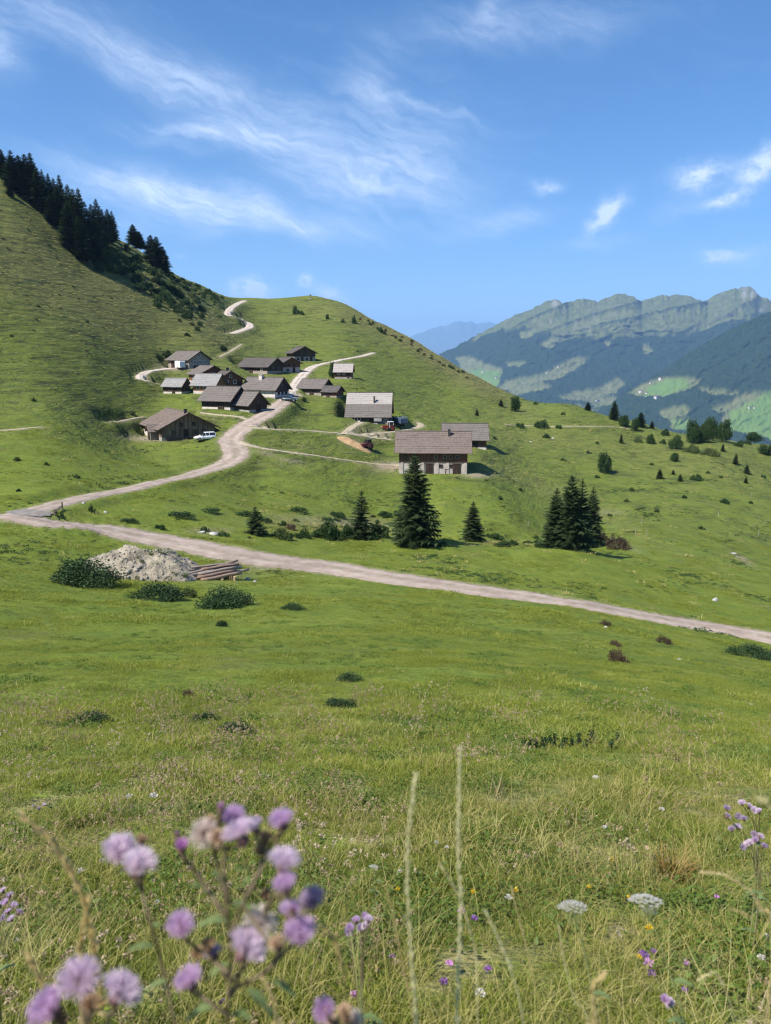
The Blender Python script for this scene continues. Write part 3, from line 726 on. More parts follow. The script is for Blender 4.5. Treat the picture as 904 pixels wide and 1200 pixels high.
P_WHITE = nmat('limewashed plaster', (.42, .37, .33), (.66, .60, .54), 1.2, .9, .2)
P_BEIGE = nmat('beige plaster', (.24, .20, .165), (.36, .31, .26), 1.1, .9, .2)
P_GREY = nmat('grey plaster', (.23, .22, .21), (.37, .35, .33), 1.1, .9, .2)
P_FADED = nmat('faded plaster', (.33, .28, .25), (.50, .44, .39), 1.2, .9, .2)
STONE = nmat('rubble stone', (.20, .185, .165), (.42, .39, .35), 2.2, .9, .5)
GLASS = nmat('dark pane', (.012, .014, .018), (.03, .034, .04), 1., .12, 0, spec=.6)
FRAMEW = nmat('white frame', (.55, .53, .50), (.70, .68, .65), 2., .6, 0)
FRAMEG = nmat('greyed frame', (.20, .175, .15), (.32, .285, .25), 3., .7, 0)
FRAMEB = nmat('brown frame', (.05, .03, .02), (.11, .07, .045), 3., .7, 0)
DOORM = boards('door boards', (.020, .013, .010), (.042, .027, .019), (.075, .05, .034))
METAL = nmat('old metal', (.045, .043, .042), (.09, .085, .08), 4., .5, .1, metal=.5)
GROUPB = 'old farm buildings of the hamlet'
def building(label, cat, px, py, a, L, W, eave, rise, roofm, wallm, basem=STONE, base_h=1.0, ov=.7, ove=.8, chimney=None, wins=(), doors=(), name='barn', gablem=None, halfroof=None, extra=None, split=None):
    """px, py: pixel of the base corner between the long front (-y) and the end gable (+x); a: turn of the end gable away from us"""
    P = hit(px, py); rz = -R(a); ca, sa = math.cos(rz), math.sin(rz)
    # centre from that corner (L/2, -W/2)
    cx_, cy_ = P.x - (L / 2 * ca + W / 2 * sa), P.y - (L / 2 * sa - W / 2 * ca)
    r = tag(empty(name, (cx_, cy_, P.z), rz), label, cat, GROUPB)
    hl, hw = L / 2, W / 2; sl = rise / hw; tot = eave + rise
    b = MB(); b.box(-hl, hl, -hw, hw, -5, base_h); b.build('base', basem, r)
    g = .03
    w = MB(); w.prism([(-hw - g, base_h), (hw + g, base_h), (hw + g, eave), (0, tot - .02), (-hw - g, eave)], -hl - g, hl + g, 'x')
    w.build('wall', wallm, r)
    if gablem:      # the upper end gable is boarded differently
        gm = MB(); gm.prism([(-hw + .05, eave * .62), (hw - .05, eave * .62), (hw - .05, eave - .02), (0, tot - .1), (-hw + .05, eave - .02)], hl + g, hl + .12, 'x'); gm.build('gable', gablem, r)
    # roof: courses of shingles overlapping down each slope
    def slope(sgn, y0, y1, mat, nm, x0=-hl - ove, x1=hl + ove, lift=0.):
        ms = MB(); n = max(4, int((y1 - y0) / .55)); rr = random.Random(int(px * 7 + py))
        for i in range(n):
            ya, yb = y0 + (y1 - y0) * i / n, y0 + (y1 - y0) * (i + 1) / n + .10
            za, zb = tot - sl * ya + .10 + lift, tot - sl * yb + .17 + lift
            k = max(4, int((x1 - x0) / 2.2))
            xs = np.linspace(x0, x1, k + 1)
            for j in range(k):
                d = rr.uniform(-.025, .03); e = rr.uniform(-.06, .06)
                ms.add([(xs[j], sgn * ya, za), (xs[j + 1], sgn * ya, za), (xs[j + 1], sgn * (yb + e), zb + d), (xs[j], sgn * (yb + e), zb + d),
                        (xs[j], sgn * ya, za - .16), (xs[j + 1], sgn * ya, za - .16), (xs[j + 1], sgn * (yb + e), zb - .16 + d), (xs[j], sgn * (yb + e), zb - .16 + d)],
                       [(0, 1, 2, 3), (7, 6, 5, 4), (3, 2, 6, 7), (0, 3, 7, 4), (1, 5, 6, 2)])
        return ms
    if split:
        mA = slope(-1, 0, hw * split, None, ''); mB_ = slope(-1, hw * split, hw + ov, None, '', lift=-.05)
        ro = mB_.build('roof', roofm, r); mA.build('roof', split_mat, r)['label'] = 'upper half of the roof in new pale shingles'
        slope(1, 0, hw + ov, None, '').build('roof', roofm, r)
    else:
        m1 = slope(-1, 0, hw + ov, None, ''); m2 = slope(1, 0, hw + ov, None, ''); m1.add(m2.v, m2.f)
        ro = m1.build('roof', roofm, r)
    rg = MB(); rg.box(-hl - ove - .04, hl + ove + .04, -.18, .18, tot + .08, tot + .21); rg.build('ridge_cap', roofm, ro)
    for sx in (-1, 1):
        bb = MB()
        for sy in (-1, 1):
            x = sx * (hl + ove + .04); ye = hw + ov + .1
            p = [(x - .04, 0, tot + .1), (x - .04, sy * ye, tot - sl * ye + .1), (x - .04, sy * ye, tot - sl * ye - .16), (x - .04, 0, tot - .16)]
            bb.add(p + [(q[0] + .08, q[1], q[2]) for q in p], [(0, 1, 2, 3), (7, 6, 5, 4), (0, 4, 5, 1), (1, 5, 6, 2), (2, 6, 7, 3)])
        bb.build('bargeboard', FRAMEB, r)
    if chimney:
        for (xc, yc, h, s_, cm) in [chimney]:
            c = MB(); z0 = tot - sl * abs(yc); c.box(xc - s_, xc + s_, yc - s_, yc + s_, z0 - .4, tot + h); c.box(xc - s_ - .1, xc + s_ + .1, yc - s_ - .1, yc + s_ + .1, tot + h, tot + h + .12)
            c.build('chimney', cm, ro)
    def place(side):
        if side == 'f': return lambda u, d, z: (u, -hw - g - d, z)
        if side == 'e': return lambda u, d, z: (hl + g + d, u, z)
        if side == 'b': return lambda u, d, z: (-hl - g - d, -u, z)
    def rect(mb, f, u0, u1, z0, z1, d0, d1):
        vs = [f(u, d, z) for d in (d0, d1) for z in (z0, z1) for u in (u0, u1)]
        mb.add(vs, [(0, 1, 3, 2), (4, 6, 7, 5), (0, 4, 5, 1), (2, 3, 7, 6), (0, 2, 6, 4), (1, 5, 7, 3)])
    for (side, u, z, ww, hh, fm) in wins:
        f = place(side); d0 = .02 if side == 'f' or not gablem else .10
        fr = MB(); t_ = .10
        rect(fr, f, u - ww / 2 - t_, u - ww / 2, z - t_, z + hh + t_, d0 - .1, d0 + .06); rect(fr, f, u + ww / 2, u + ww / 2 + t_, z - t_, z + hh + t_, d0 - .1, d0 + .06)
        rect(fr, f, u - ww / 2, u + ww / 2, z - t_, z, d0 - .1, d0 + .06); rect(fr, f, u - ww / 2, u + ww / 2, z + hh, z + hh + t_, d0 - .1, d0 + .06)
        wo_ = fr.build('window', fm, r)
        pn = MB(); rect(pn, f, u - ww / 2 + .002, u + ww / 2 - .002, z + .002, z + hh - .002, d0 - .08, d0 + .005); pn.build('pane', GLASS, wo_)
    for (side, u, z, ww, hh, dm) in doors:
        f = place(side); d = MB(); rect(d, f, u - ww / 2, u + ww / 2, z, z + hh, -.1, .07); do = d.build('door', dm, r)
        h_ = MB(); rect(h_, f, u + ww / 2 - .22, u + ww / 2 - .10, z + hh * .45, z + hh * .52, .07, .12); h_.build('handle', METAL, do)
        lt = MB(); rect(lt, f, u - ww / 2 - .1, u + ww / 2 + .1, z + hh, z + hh + .12, -.1, .12); lt.build('door_frame', FRAMEB, do)
    if extra: extra(r, hl, hw, eave, tot)
    return r
split_mat = S_NEW
Wn = FRAMEW; Bn = FRAMEB
# nearest old barn on the left
def barn_extra(r, hl, hw, eave, tot):
    # little cross-gabled porch on the long left side
    m = MB(); m.prism([(2.8, -3), (5.6, -3), (5.6, 2.0), (4.2, 3.1), (2.8, 2.0)], -hw - 1.7, -hw - .06); m.build('porch', W_GREY, r)
    m = MB()
    for s in (-1, 1):
        q = [(4.2, 3.38), (4.2 + s * 1.9, 1.85), (4.2 + s * 1.9, 1.70), (4.2, 3.22)]
        m.prism(q, -hw - 2.2, -hw + 1.6)
    m.build('porch_roof', S_BROWN, r)
    d = MB(); d.box(3.45, 5.0, -hw - 1.79, -hw - 1.72, .0, 2.0); d.build('porch_door', DOORM, r)
    w = MB(); w.box(-8.2, 2.75, -hw - .12, -hw - .05, -.4, 1.2); w.build('limewashed_wall', P_WHITE, r)
    # bench-like ledge of stacked firewood along the end gable
    rr = random.Random(5); m = MB()
    for i in range(26):
        y = -hw + .9 + i * .30
        for k in range(3): m.tube([(hl + .1, y, .15 + k * .26), (hl + .55 + rr.uniform(-.06, .06), y + rr.uniform(-.03, .03), .15 + k * .26)], .12, 6)
    m.build('firewood', W_WEATH, r)
building('long brown barn with wide weathered gable, lowest building on the left', 'barn', 190, 517, 60, 17, 11.8, 2.9, 3.0, S_BROWN, W_WEATH, STONE, .8, .9, 1.0, (8.2, -.4, .7, .28, METAL),
         wins=[('e', -1.6, 3.0, .7, .8, Bn), ('e', 1.2, 3.0, .7, .8, Bn), ('e', -3.2, 1.3, .8, .8, Bn), ('e', 3.4, 1.3, .8, .8, Bn), ('e', 1.4, 1.3, .8, .8, Bn)], doors=[('e', -.6, .3, 1.1, 2.0, DOORM)], extra=barn_extra)
building('tiny grey-roofed hut alone in the grass, white base below dark boards', 'hut', 213, 461.5, 17, 5.6, 4.6, 2.2, 1.8, S_LIGHT, W_DARK, P_WHITE, .55, .5, .5, doors=[('f', .4, .0, .9, 1.8, DOORM)], name='hut')
building('beige plastered house with grey roof, three windows in its gable, highest on the left', 'house', 222, 432.5, 40, 10.6, 7.8, 3.0, 2.3, S_GREY, P_BEIGE, P_GREY, .3, .7, .8,
         wins=[('e', -1.9, 1.7, .65, .75, Wn), ('e', 0.1, 1.7, .65, .75, Wn), ('e', 2.2, 1.7, .65, .75, Wn), ('e', 0, 3.6, .7, .7, Wn), ('f', 3.6, 1.3, .8, .8, Wn)], doors=[('f', -2.6, .0, 2.2, 2.2, DOORM), ('e', -1., -.6, 2.6, 1.5, DOORM)], name='house')
building('house with low grey roof and red-brown gable, just below the beige house', 'house', 236, 450, 55, 9, 7.6, 2.9, 2.0, S_GREY, W_RED, P_WHITE, .8, .7, .8, wins=[('e', 0, 2.4, .7, .7, Wn), ('f', 1.5, 1.3, .8, .8, Wn), ('f', -1.2, 1.3, .8, .8, Wn)], name='house')
building('house with dark brown gable above a red flower bed, chimney on its ridge', 'house', 257, 456, 62, 8.5, 6.6, 2.8, 1.9, S_DARK, W_RED, STONE, .8, .7, .8, (1.5, 0, .8, .3, METAL), wins=[('e', -1.1, 1.5, .7, .8, Wn), ('e', 1.1, 1.5, .7, .8, Wn), ('e', 0, 3.1, .6, .6, Wn)], doors=[('e', 2.3, .2, .9, 1.9, DOORM)], name='house')
building('pale grey roofed house with orange-brown boards over a white base', 'house', 252.5, 462, 18, 6.4, 5.6, 2.6, 2.4, S_LIGHT, W_ORNG, P_WHITE, .8, .6, .7, wins=[('f', -1.8, 1.3, .7, .7, Wn), ('f', .4, 1.3, .7, .7, Wn)], doors=[('f', 2.2, .1, .9, 1.8, DOORM)], name='house')
building('long dark barn with broad grey roof and white base strip, in the middle front', 'barn', 270, 481, 24, 8.2, 7.4, 2.7, 2.7, S_GREY, W_DARK, P_WHITE, .7, .8, .8, wins=[('f', -2.4, 1.2, .6, .5, Bn)], doors=[('f', 1.5, .0, 1.8, 1.9, DOORM), ('e', 0, .0, 2.2, 2.3, DOORM)])
building('small dark barn joined to the end of the long grey-roofed barn', 'barn', 292.5, 483.5, 38, 4.6, 5.6, 2.2, 2.5, S_GREY, W_DARK, STONE, .6, .7, .6, wins=[('e', 0, 2.4, .6, .6, Bn)], doors=[('e', 0, .1, 1.6, 1.8, DOORM)])
building('white-walled house with grey roof and white chimney, where the road meets the hamlet', 'house', 322.5, 467.5, 24, 10.0, 7.0, 2.8, 2.7, S_GREY, P_WHITE, P_GREY, .4, .7, .8, (-1.0, -.6, .6, .5, P_WHITE), gablem=W_DARK,
         wins=[('e', -1.7, 1.0, .7, .7, Bn), ('e', .2, 1.0, .7, .7, Bn), ('e', 2.0, 1.0, .7, .7, Bn), ('e', 0, 3.2, .7, .8, Bn), ('f', -2.2, 1.2, .7, .7, Bn)], doors=[('f', -3.6, .0, 1.2, 1.9, DOORM)], name='house')
building('long old house with dark gable and patched grey roof, behind the white house', 'house', 313.5, 438.5, 33, 12.4, 8.4, 2.6, 2.5, S_DARK, W_DARK, P_BEIGE, 1.0, .7, .9, wins=[('f', -4.2, 1.1, .7, .7, Wn), ('f', 3.8, 1.1, .7, .7, Wn), ('e', -1.2, 1.6, .7, .7, Bn), ('e', 1.2, 1.6, .7, .7, Bn)], doors=[('f', -1., .0, 1.8, 1.9, DOORM)], name='house')
building('brown gabled house above a grey plastered ground floor, beside the upper road', 'house', 332, 436.5, 60, 8, 6.2, 3.2, 1.7, S_DARK, W_BROWN, P_GREY, 1.7, .7, .8, wins=[('e', -1., 2.1, .7, .7, Bn), ('e', 1.0, 2.1, .7, .7, Bn), ('e', -1.4, .5, .6, .6, Bn)], doors=[('e', .8, .0, .9, 1.6, DOORM)], name='house')
building('highest house of the hamlet, dark gable on a pale ground floor with openings', 'house', 344.5, 423.5, 66, 9, 8.4, 3.3, 2.1, S_DARK, W_DARK, P_GREY, 1.7, .8, .9, wins=[('e', -2.5, .5, .7, .7, Bn), ('e', .9, .5, .7, .7, Bn), ('e', 0, 3.0, .8, .7, Bn)], doors=[('e', -.9, -.1, .9, 1.7, DOORM), ('e', 2.6, -.1, .9, 1.7, DOORM)], name='house')
building('dark low barn with grey roof below the upper road bend', 'barn', 376.5, 464, 24, 7.4, 6.8, 2.4, 2.2, S_GREY, W_DARK, STONE, .8, .6, .7, wins=[('f', -2.4, 1.1, .6, .5, Bn)], doors=[('f', .6, -.1, 1.4, 1.8, DOORM)])
building('low annex with its own small roof at the end of the dark barn', 'shed', 394.5, 466, 26, 4.4, 4.0, 1.8, 1.3, S_DARK, W_RED, STONE, .4, .5, .5, doors=[('f', -.5, 0, 1.0, 1.5, DOORM)], name='shed')
building('small red-brown hut with pale roof beside a round dark tree', 'hut', 412, 444, 4, 5.3, 4.6, 2.6, 2.1, S_NEW, W_RED, P_GREY, .55, .6, .5, wins=[('f', -1.4, 1.4, .5, .5, Wn), ('f', .3, 1.4, .5, .5, Wn)], doors=[('f', 1.6, .3, .8, 1.7, DOORM)], name='hut')
def big_extra(r, hl, hw, eave, tot):
    m = MB(); m.box(1.6, 3.6, -hw - 1.1, -hw - .06, 1.55, 1.70); m.box(1.6, 3.6, -hw - 1.12, -hw - 1.05, .9, 1.56); m.build('awning', P_GREY, r)
    for k, x in enumerate((-4.9, -3.7, -2.4)):
        m = MB(); m.tube([(x, -hw - .5, .0), (x, -hw - .5, .45)], [.22, .30], 10); m.tube([(x, -hw - .5, .46), (x, -hw - .5, .8), (x, -hw - .5, 1.0)], [.30, .42, .12], 10); m.build('flower_tub', P_WHITE, r)
building('large dark farmhouse whose roof is half new pale shingles, half grey', 'farmhouse', 457, 497.5, 3, 11.4, 13.4, 2.5, 5.4, S_GREY, W_DARK, STONE, .5, .7, .45, (1.4, -3.1, -.9, .2, METAL), split=.52,
         wins=[('f', -4.0, 1.1, .8, .7, Wn), ('f', -2.4, 1.1, .8, .7, Wn), ('f', -.4, 1.1, .8, .7, Bn)], doors=[('f', .8, .0, 1.0, 1.9, DOORM), ('f', 4.6, .0, 1.7, 2.2, boards('grey stall door', (.16, .13, .11), (.25, .21, .18), (.34, .30, .26)))], name='farmhouse', extra=big_extra)
def chalet_extra(r, hl, hw, eave, tot):
    m = MB(); m.box(-hl - .1, hl + .1, -hw - .12, -hw - .02, 2.42, 2.58); m.build('floor_beam', FRAMEB, r)
    for x in (-hl + .6, -2.2, .9, 3.1, hl - .35):
        m = MB(); m.box(x - .28, x + .28, -hw - .13, -hw - .02, -.6, 2.38); m.build('pilaster', P_FADED, r)
building('big chalet with long brown roof, dark timber storey over a white ground floor', 'chalet', 547.5, 555.5, 3, 14.4, 9.6, 5.1, 3.4, S_BROWN, W_RED, P_FADED, 2.4, .9, .95, (3.4, -1.2, .5, .24, METAL),
         wins=[('f', 0.6, 3.3, .5, .65, FRAMEG), ('f', 2.5, 3.3, .5, .65, FRAMEG), ('f', 3.7, 3.3, .5, .65, FRAMEG), ('f', 5.1, 3.3, .5, .65, FRAMEG), ('f', -5.8, 3.2, .7, .8, Bn), ('f', -4.0, 3.2, .7, .8, Bn), ('f', 1.35, 1.4, 1.2, .55, Bn), ('f', 3.75, 1.4, 1.1, .55, Bn)],
         doors=[('f', 5.0, -.1, 1.7, 2.2, DOORM), ('f', -.8, -.1, 1.7, 2.2, DOORM), ('f', 2.9, -.1, .6, 1.0, DOORM), ('f', -4.2, -.1, 1.6, 2.1, DOORM)], name='chalet', extra=chalet_extra)
building('barn with grey roof standing behind the right end of the big chalet', 'barn', 570, 527, 3, 10.6, 8.4, 3.0, 3.2, S_GREY, W_RED, P_WHITE, .7, .8, .7, doors=[('f', 2.2, .0, 1.8, 2.1, DOORM)], wins=[('f', 4.2, 1.3, .6, .5, Bn)])

# ------------------------------------------------------------------ vehicles and things about the hamlet
def paint(name, c, rough=.35, metal=0.): return nmat(name, tuple(v * .85 for v in c), c, 1.5, rough, 0, spec=.5, metal=metal)
RUBBER = nmat('tyre rubber', (.012, .012, .012), (.03, .03, .03), 6, .8, .1)
LAMP = nmat('lamp glass', (.5, .5, .48), (.7, .7, .68), 3, .2, 0, spec=.6)
TAIL = nmat('red lamp glass', (.25, .01, .01), (.4, .03, .02), 3, .2, 0, spec=.6)
HUB = nmat('wheel rim', (.3, .3, .3), (.5, .5, .5), 3, .4, 0, metal=.6)
def wheel(root, x, y, r, w, rim=HUB):
    t = MB().tube([(x, y - w / 2, r), (x, y - w * .35, r), (x, y + w * .35, r), (x, y + w / 2, r)], [r * .9, r, r, r * .9], 20).build('wheel', RUBBER, root)
    s = -1 if y < 0 else 1
    MB().tube([(x, y + s * w * .30, r), (x, y + s * w * .56, r)], [r * .62, r * .55], 14).build('rim', rim, t)
def car(label, px, py, rz, pm, L=4.4, Wd=1.8, H=1.62, name='parked_car', cat='car'):
    p = hit(px, py); root = tag(empty(name, p, rz), label, cat, 'vehicles parked in the hamlet')
    # body: rounded sections along x
    prof = [(-L / 2, .42, .80, .80), (-L / 2 + .12, .30, .98, .93), (-L / 2 + .9, .26, 1.0, .97), (-.3, .26, 1.0, 1.0), (L / 2 - 1.3, .26, .96, 1.0), (L / 2 - .5, .28, .84, .95), (L / 2 - .06, .36, .68, .84), (L / 2, .46, .60, .72)]
    b = MB(); rings = []
    for (x, z0, z1, k) in prof:
        w = Wd / 2 * k
        rings.append([(x, -w * .9, z0), (x, -w, z0 + .12), (x, -w, (z0 + z1) / 2), (x, -w * .94, z1 - .06), (x, -w * .8, z1), (x, w * .8, z1), (x, w * .94, z1 - .06), (x, w, (z0 + z1) / 2), (x, w, z0 + .12), (x, w * .9, z0)])
    vs = [q for r_ in rings for q in r_]; n = 10
    fs = [(i * n + k, i * n + (k + 1) % n, (i + 1) * n + (k + 1) % n, (i + 1) * n + k) for i in range(len(rings) - 1) for k in range(n)] + [tuple(range(n)), tuple((len(rings) - 1) * n + k for k in range(n - 1, -1, -1))]
    b.add(vs, fs); body = b.build('body', pm, root, True)
    def cabin(x0, x1, x2, x3, wz0, wz1, z0, z1):
        m = MB(); m.add([(x0, -wz0, z0), (x3, -wz0, z0), (x3, wz0, z0), (x0, wz0, z0), (x1, -wz1, z1), (x2, -wz1, z1), (x2, wz1, z1), (x1, wz1, z1)], [(3, 2, 1, 0), (4, 5, 6, 7), (0, 1, 5, 4), (1, 2, 6, 5), (2, 3, 7, 6), (3, 0, 4, 7)]); return m
    gh = cabin(-L / 2 + .15, -L / 2 + .45, L / 2 - 2.25, L / 2 - 1.35, Wd / 2 * .90, Wd / 2 * .74, .97, H - .05); gh.build('window', GLASS, root)
    cabin(-L / 2 + .38, -L / 2 + .5, L / 2 - 2.35, L / 2 - 2.15, Wd / 2 * .76, Wd / 2 * .68, H - .07, H).build('roof', pm, root)
    pl = MB()
    for x in (-L / 2 + .30, -.75, L / 2 - 2.35):
        for s in (-1, 1): pl.add([(x, s * Wd / 2 * .915, .96), (x + .12, s * Wd / 2 * .915, .96), (x + .16, s * Wd / 2 * .75, H - .06), (x + .06, s * Wd / 2 * .75, H - .06)], [(0, 1, 2, 3)])
    pl.build('pillar', pm, root)
    for x in (-L / 2 + .85, L / 2 - .85):
        for s in (-1, 1): wheel(root, x, s * (Wd / 2 - .1), .34, .24)
    for s in (-1, 1):
        MB().box(L / 2 - .16, L / 2 + .01, s * Wd * .33 - .18, s * Wd * .33 + .18, .56, .68).build('headlight', LAMP, root)
        MB().box(-L / 2 - .01, -L / 2 + .10, s * Wd * .40 - .10, s * Wd * .40 + .10, .66, .90).build('tail_light', TAIL, root)
        MB().box(L / 2 - 1.55, L / 2 - 1.40, s * (Wd / 2 + .02) - .08, s * (Wd / 2 + .02) + .08, .98, 1.12).build('mirror', pm, root)
    return root
car('white estate car parked in front of the weathered barn gable', 241, 515.5, R(-150), paint('white paint', (.78, .78, .78)), 4.7, 1.85, 1.66)
car('dark car parked beside the village road below the white house', 340, 470.5, R(-8), paint('dark paint', (.025, .045, .06)), 4.2, 1.75, 1.6)
def tractor(label, px, py, rz, pm, cabc, s=1.):
    p = hit(px, py); root = tag(empty('tractor', p, rz), label, 'tractor', 'vehicles parked in the hamlet'); root.scale = (s,) * 3
    h = MB(); h.prism([(.1, .75), (1.9, .75), (1.95, 1.05), (1.8, 1.38), (.1, 1.5)], -.36, .36); h.build('hood', pm, root)
    c = MB()
    for x in (-1.05, .1):
        for y in (-.68, .68): c.tube([(x, y, .9), (x * .92, y * .92, 2.3)], .045, 6)
    c.box(-1.15, .18, -.72, .72, 2.3, 2.42); c.build('cab', cabc, root)
    MB().box(-1.0, .06, -.62, .62, 1.25, 2.28).build('window', GLASS, root)
    MB().box(-1.2, .12, -.5, .5, .7, 1.22).build('chassis', METAL, root)
    for s_ in (-1, 1):
        wheel(root, -.65, s_ * .80, .74, .42, pm); wheel(root, 1.45, s_ * .66, .46, .30, pm)
        f = MB(); f.tube([(-.65 + .82 * math.cos(a), s_ * .82, .74 + .82 * math.sin(a)) for a in np.linspace(.4, 2.7, 8)], .06, 5); f.build('mudguard', pm, root)
        MB().box(1.93, 1.99, s_ * .22 - .09, s_ * .22 + .09, 1.05, 1.2).build('headlight', LAMP, root)
    MB().tube([(1.2, .28, 1.4), (1.2, .28, 2.2)], .04, 6).build('exhaust', METAL, root)
    return root
RED = paint('red paint', (.24, .03, .022)); BLUE = paint('blue paint', (.09, .13, .18)); DKM = paint('dark frame', (.03, .03, .03))
tractor('red tractor with white cab roof beside the big farmhouse', 456, 505, R(-160), RED, paint('cab white', (.7, .7, .7)), 1.0)
tractor('small red tractor standing at the end of the orange earth heap', 430, 526.5, R(-140), RED, DKM, .95)
# blue hay trailer
p = hit(469, 499.5); r = tag(empty('hay_trailer', p, R(-60)), 'blue hay trailer parked right of the red tractor', 'trailer', 'vehicles parked in the hamlet')
m = MB(); m.box(-2.1, 2.1, -1., 1., .75, .95); m.build('bed', METAL, r)
m = MB()
for x in np.linspace(-2.1, 2.1, 8):
    for y in (-1, 1): m.tube([(x, y, .95), (x, y * 1.05, 2.5)], .05, 5)
for z in (1.3, 1.9, 2.5):
    for y in (-1.04, 1.04): m.box(-2.15, 2.15, y - .03, y + .03, z - .08, z + .08)
m.build('rack', BLUE, r)
m = MB(); m.box(-2.05, 2.05, -.95, .95, .96, 2.2); m.build('panel', BLUE, r)
for x in (-.55, .55):
    for y in (-.9, .9): wheel(r, x, y, .38, .25)
MB().tube([(2.1, 0, .8), (3.3, 0, .5)], .06, 6).build('drawbar', METAL, r)
# white box trailer at the beige house
p = hit(211.5, 432.5); r = tag(empty('box_trailer', p, R(-40)), 'white box trailer in front of the beige plastered house', 'trailer', 'vehicles parked in the hamlet')
MB().prism([(-1.25, .5), (1.25, .5), (1.3, .7), (1.3, 2.2), (1.1, 2.45), (-1.1, 2.45), (-1.3, 2.2), (-1.3, .7)], -.95, .95).build('body', paint('trailer white', (.74, .74, .72)), r)
for y in (-.9, .9): wheel(r, 0, y, .34, .22)
MB().tube([(1.2, 0, .5), (2.3, 0, .45)], .05, 6).build('drawbar', METAL, r)
MB().box(-1.33, -1.27, -.7, .7, .75, 2.1).build('door', paint('trailer door', (.62, .62, .61)), r)
# orange earth heap
def heap(name, label, cat, cx_, cy_, lx, ly, h, rz, mat, seed, n=48, rough=.35, parent=None):
    p = Vector((cx_, cy_, gzf(cx_, cy_))); u = np.linspace(-1, 1, n); U, V_ = np.meshgrid(u, u)
    rr_ = np.sqrt(U ** 2 + V_ ** 2); ang = np.arctan2(V_, U)
    edge = 1 + .16 * fbm(np.cos(ang) * 1.3 + seed, np.sin(ang) * 1.3, 3)
    prof = np.clip(1 - rr_ / edge, 0, 1)
    z = h * (1 - (1 - np.minimum(prof * 1.25, 1)) ** 1.6) * (1 + rough * fbm(U * 2.4 + seed, V_ * 2.4, 3)) + h * .07 * fbm(U * 9, V_ * 9 + seed, 3) * (prof > 0.02)
    c_, s_ = math.cos(rz), math.sin(rz)
    X = cx_ + (U * lx * c_ - V_ * ly * s_); Y = cy_ + (U * lx * s_ + V_ * ly * c_)
    Zg = gz(X, Y); Z = np.where(prof > 0.02, Zg + z, Zg - .25)
    me = npmesh(name, np.stack([X - p.x, Y - p.y, Z - p.z], -1).reshape(-1, 3), grid_faces(n, n), mat, True)
    return tag(link(name, me, loc=p), label, cat), (X, Y, Z, prof)
EARTH = nmat('orange earth', (.24, .15, .075), (.42, .28, .15), 1.3, .95, .6, .12)
q = hit(415, 521); heap('earth_heap', 'heap of orange earth beside the small red tractor', 'heap', q.x, q.y, 4.4, 2.0, .75, R(-25), EARTH, 3)
# small white fence posts and gate posts, rails by the road fork
POSTW = nmat('white post', (.26, .24, .20), (.40, .37, .32), 5, .7, .1)
POSTB = nmat('weathered post', (.10, .08, .06), (.22, .18, .14), 5, .85, .2)
def post(px, py, h, mat, label, r=.05, group='fence posts on the slopes', lean=0.):
    p = hit(px, py); m = MB(); m.tube([(0, 0, -.3), (0, 0, h * .5), (0, 0, h * .97), (0, 0, h)], [r, r, r * .95, r * .5], 7)
    return tag(m.build('fence_post', mat, loc=p, rot=(lean, lean * .6, 0)), label, 'post', group)
for (x, y) in ((297, 503), (354, 528), (367, 534), (303, 545), (330, 548), (619, 617), (745, 627), (758, 628), (889, 628), (880, 583), (842, 606), (752, 615)):
    post(x, y, 1.25, POSTW, 'thin pale fence post standing alone in the grass', .035)
gp = [post(64.5, 603.5, .6, POSTB, 'dark wooden gate post at the fork, nearer the tar apron', .09, 'gate posts at the fork'), post(73.5, 597, .8, POSTB, 'taller dark gate post at the fork, nearer the village road', .09, 'gate posts at the fork')]
a, b = Vector(gp[0].location), Vector(gp[1].location)
m = MB(); d_ = (b - a)
for z in (.25, .42): m.tube([(0, 0, z), (d_.x * .94, d_.y * .94, d_.z * .94 + z)], .05, 6)
tag(m.build('fence_rail', POSTB, loc=a), 'pair of rails between the two dark gate posts', 'fence')
# cairn pole on the crest
p = hit(364, 350.5); r = tag(empty('summit_pole', p), 'small marker pole with cross arm on the hill crest', 'marker')
MB().tube([(0, 0, -.3), (0, 0, 3.0)], [.22, .16], 8).build('pole', POSTB, r); MB().box(-.8, .8, -.12, .12, 2.0, 2.25).build('arm', POSTB, r)
for k in range(7):
    s_ = MB(); a_ = k * .9; s_.tube([(math.cos(a_) * .5, math.sin(a_) * .5, -.1), (math.cos(a_) * .45, math.sin(a_) * .45, .35 + .1 * (k % 3))], [.38, .22], 6); s_.build('stone', STONE, r)

# far farmhouses in the valley
def farm(px, py, Y, w, label):
    p = Vector(at(px, py, Y)); r = tag(empty('farmhouse', p, R(random.uniform(-60, 60))), label, 'farmhouse', 'farmhouses far across the valley')
    m = MB(); m.box(-w / 2, w / 2, -w * .35, w * .35, -40, w * .35); m.build('wall', P_WHITE, r)
    m = MB(); m.prism([(-w * .42, w * .33), (0, w * .58), (w * .42, w * .33), (w * .42, w * .30), (-w * .42, w * .30)], -w * .55, w * .55, 'x'); m.build('roof', S_BROWN, r)
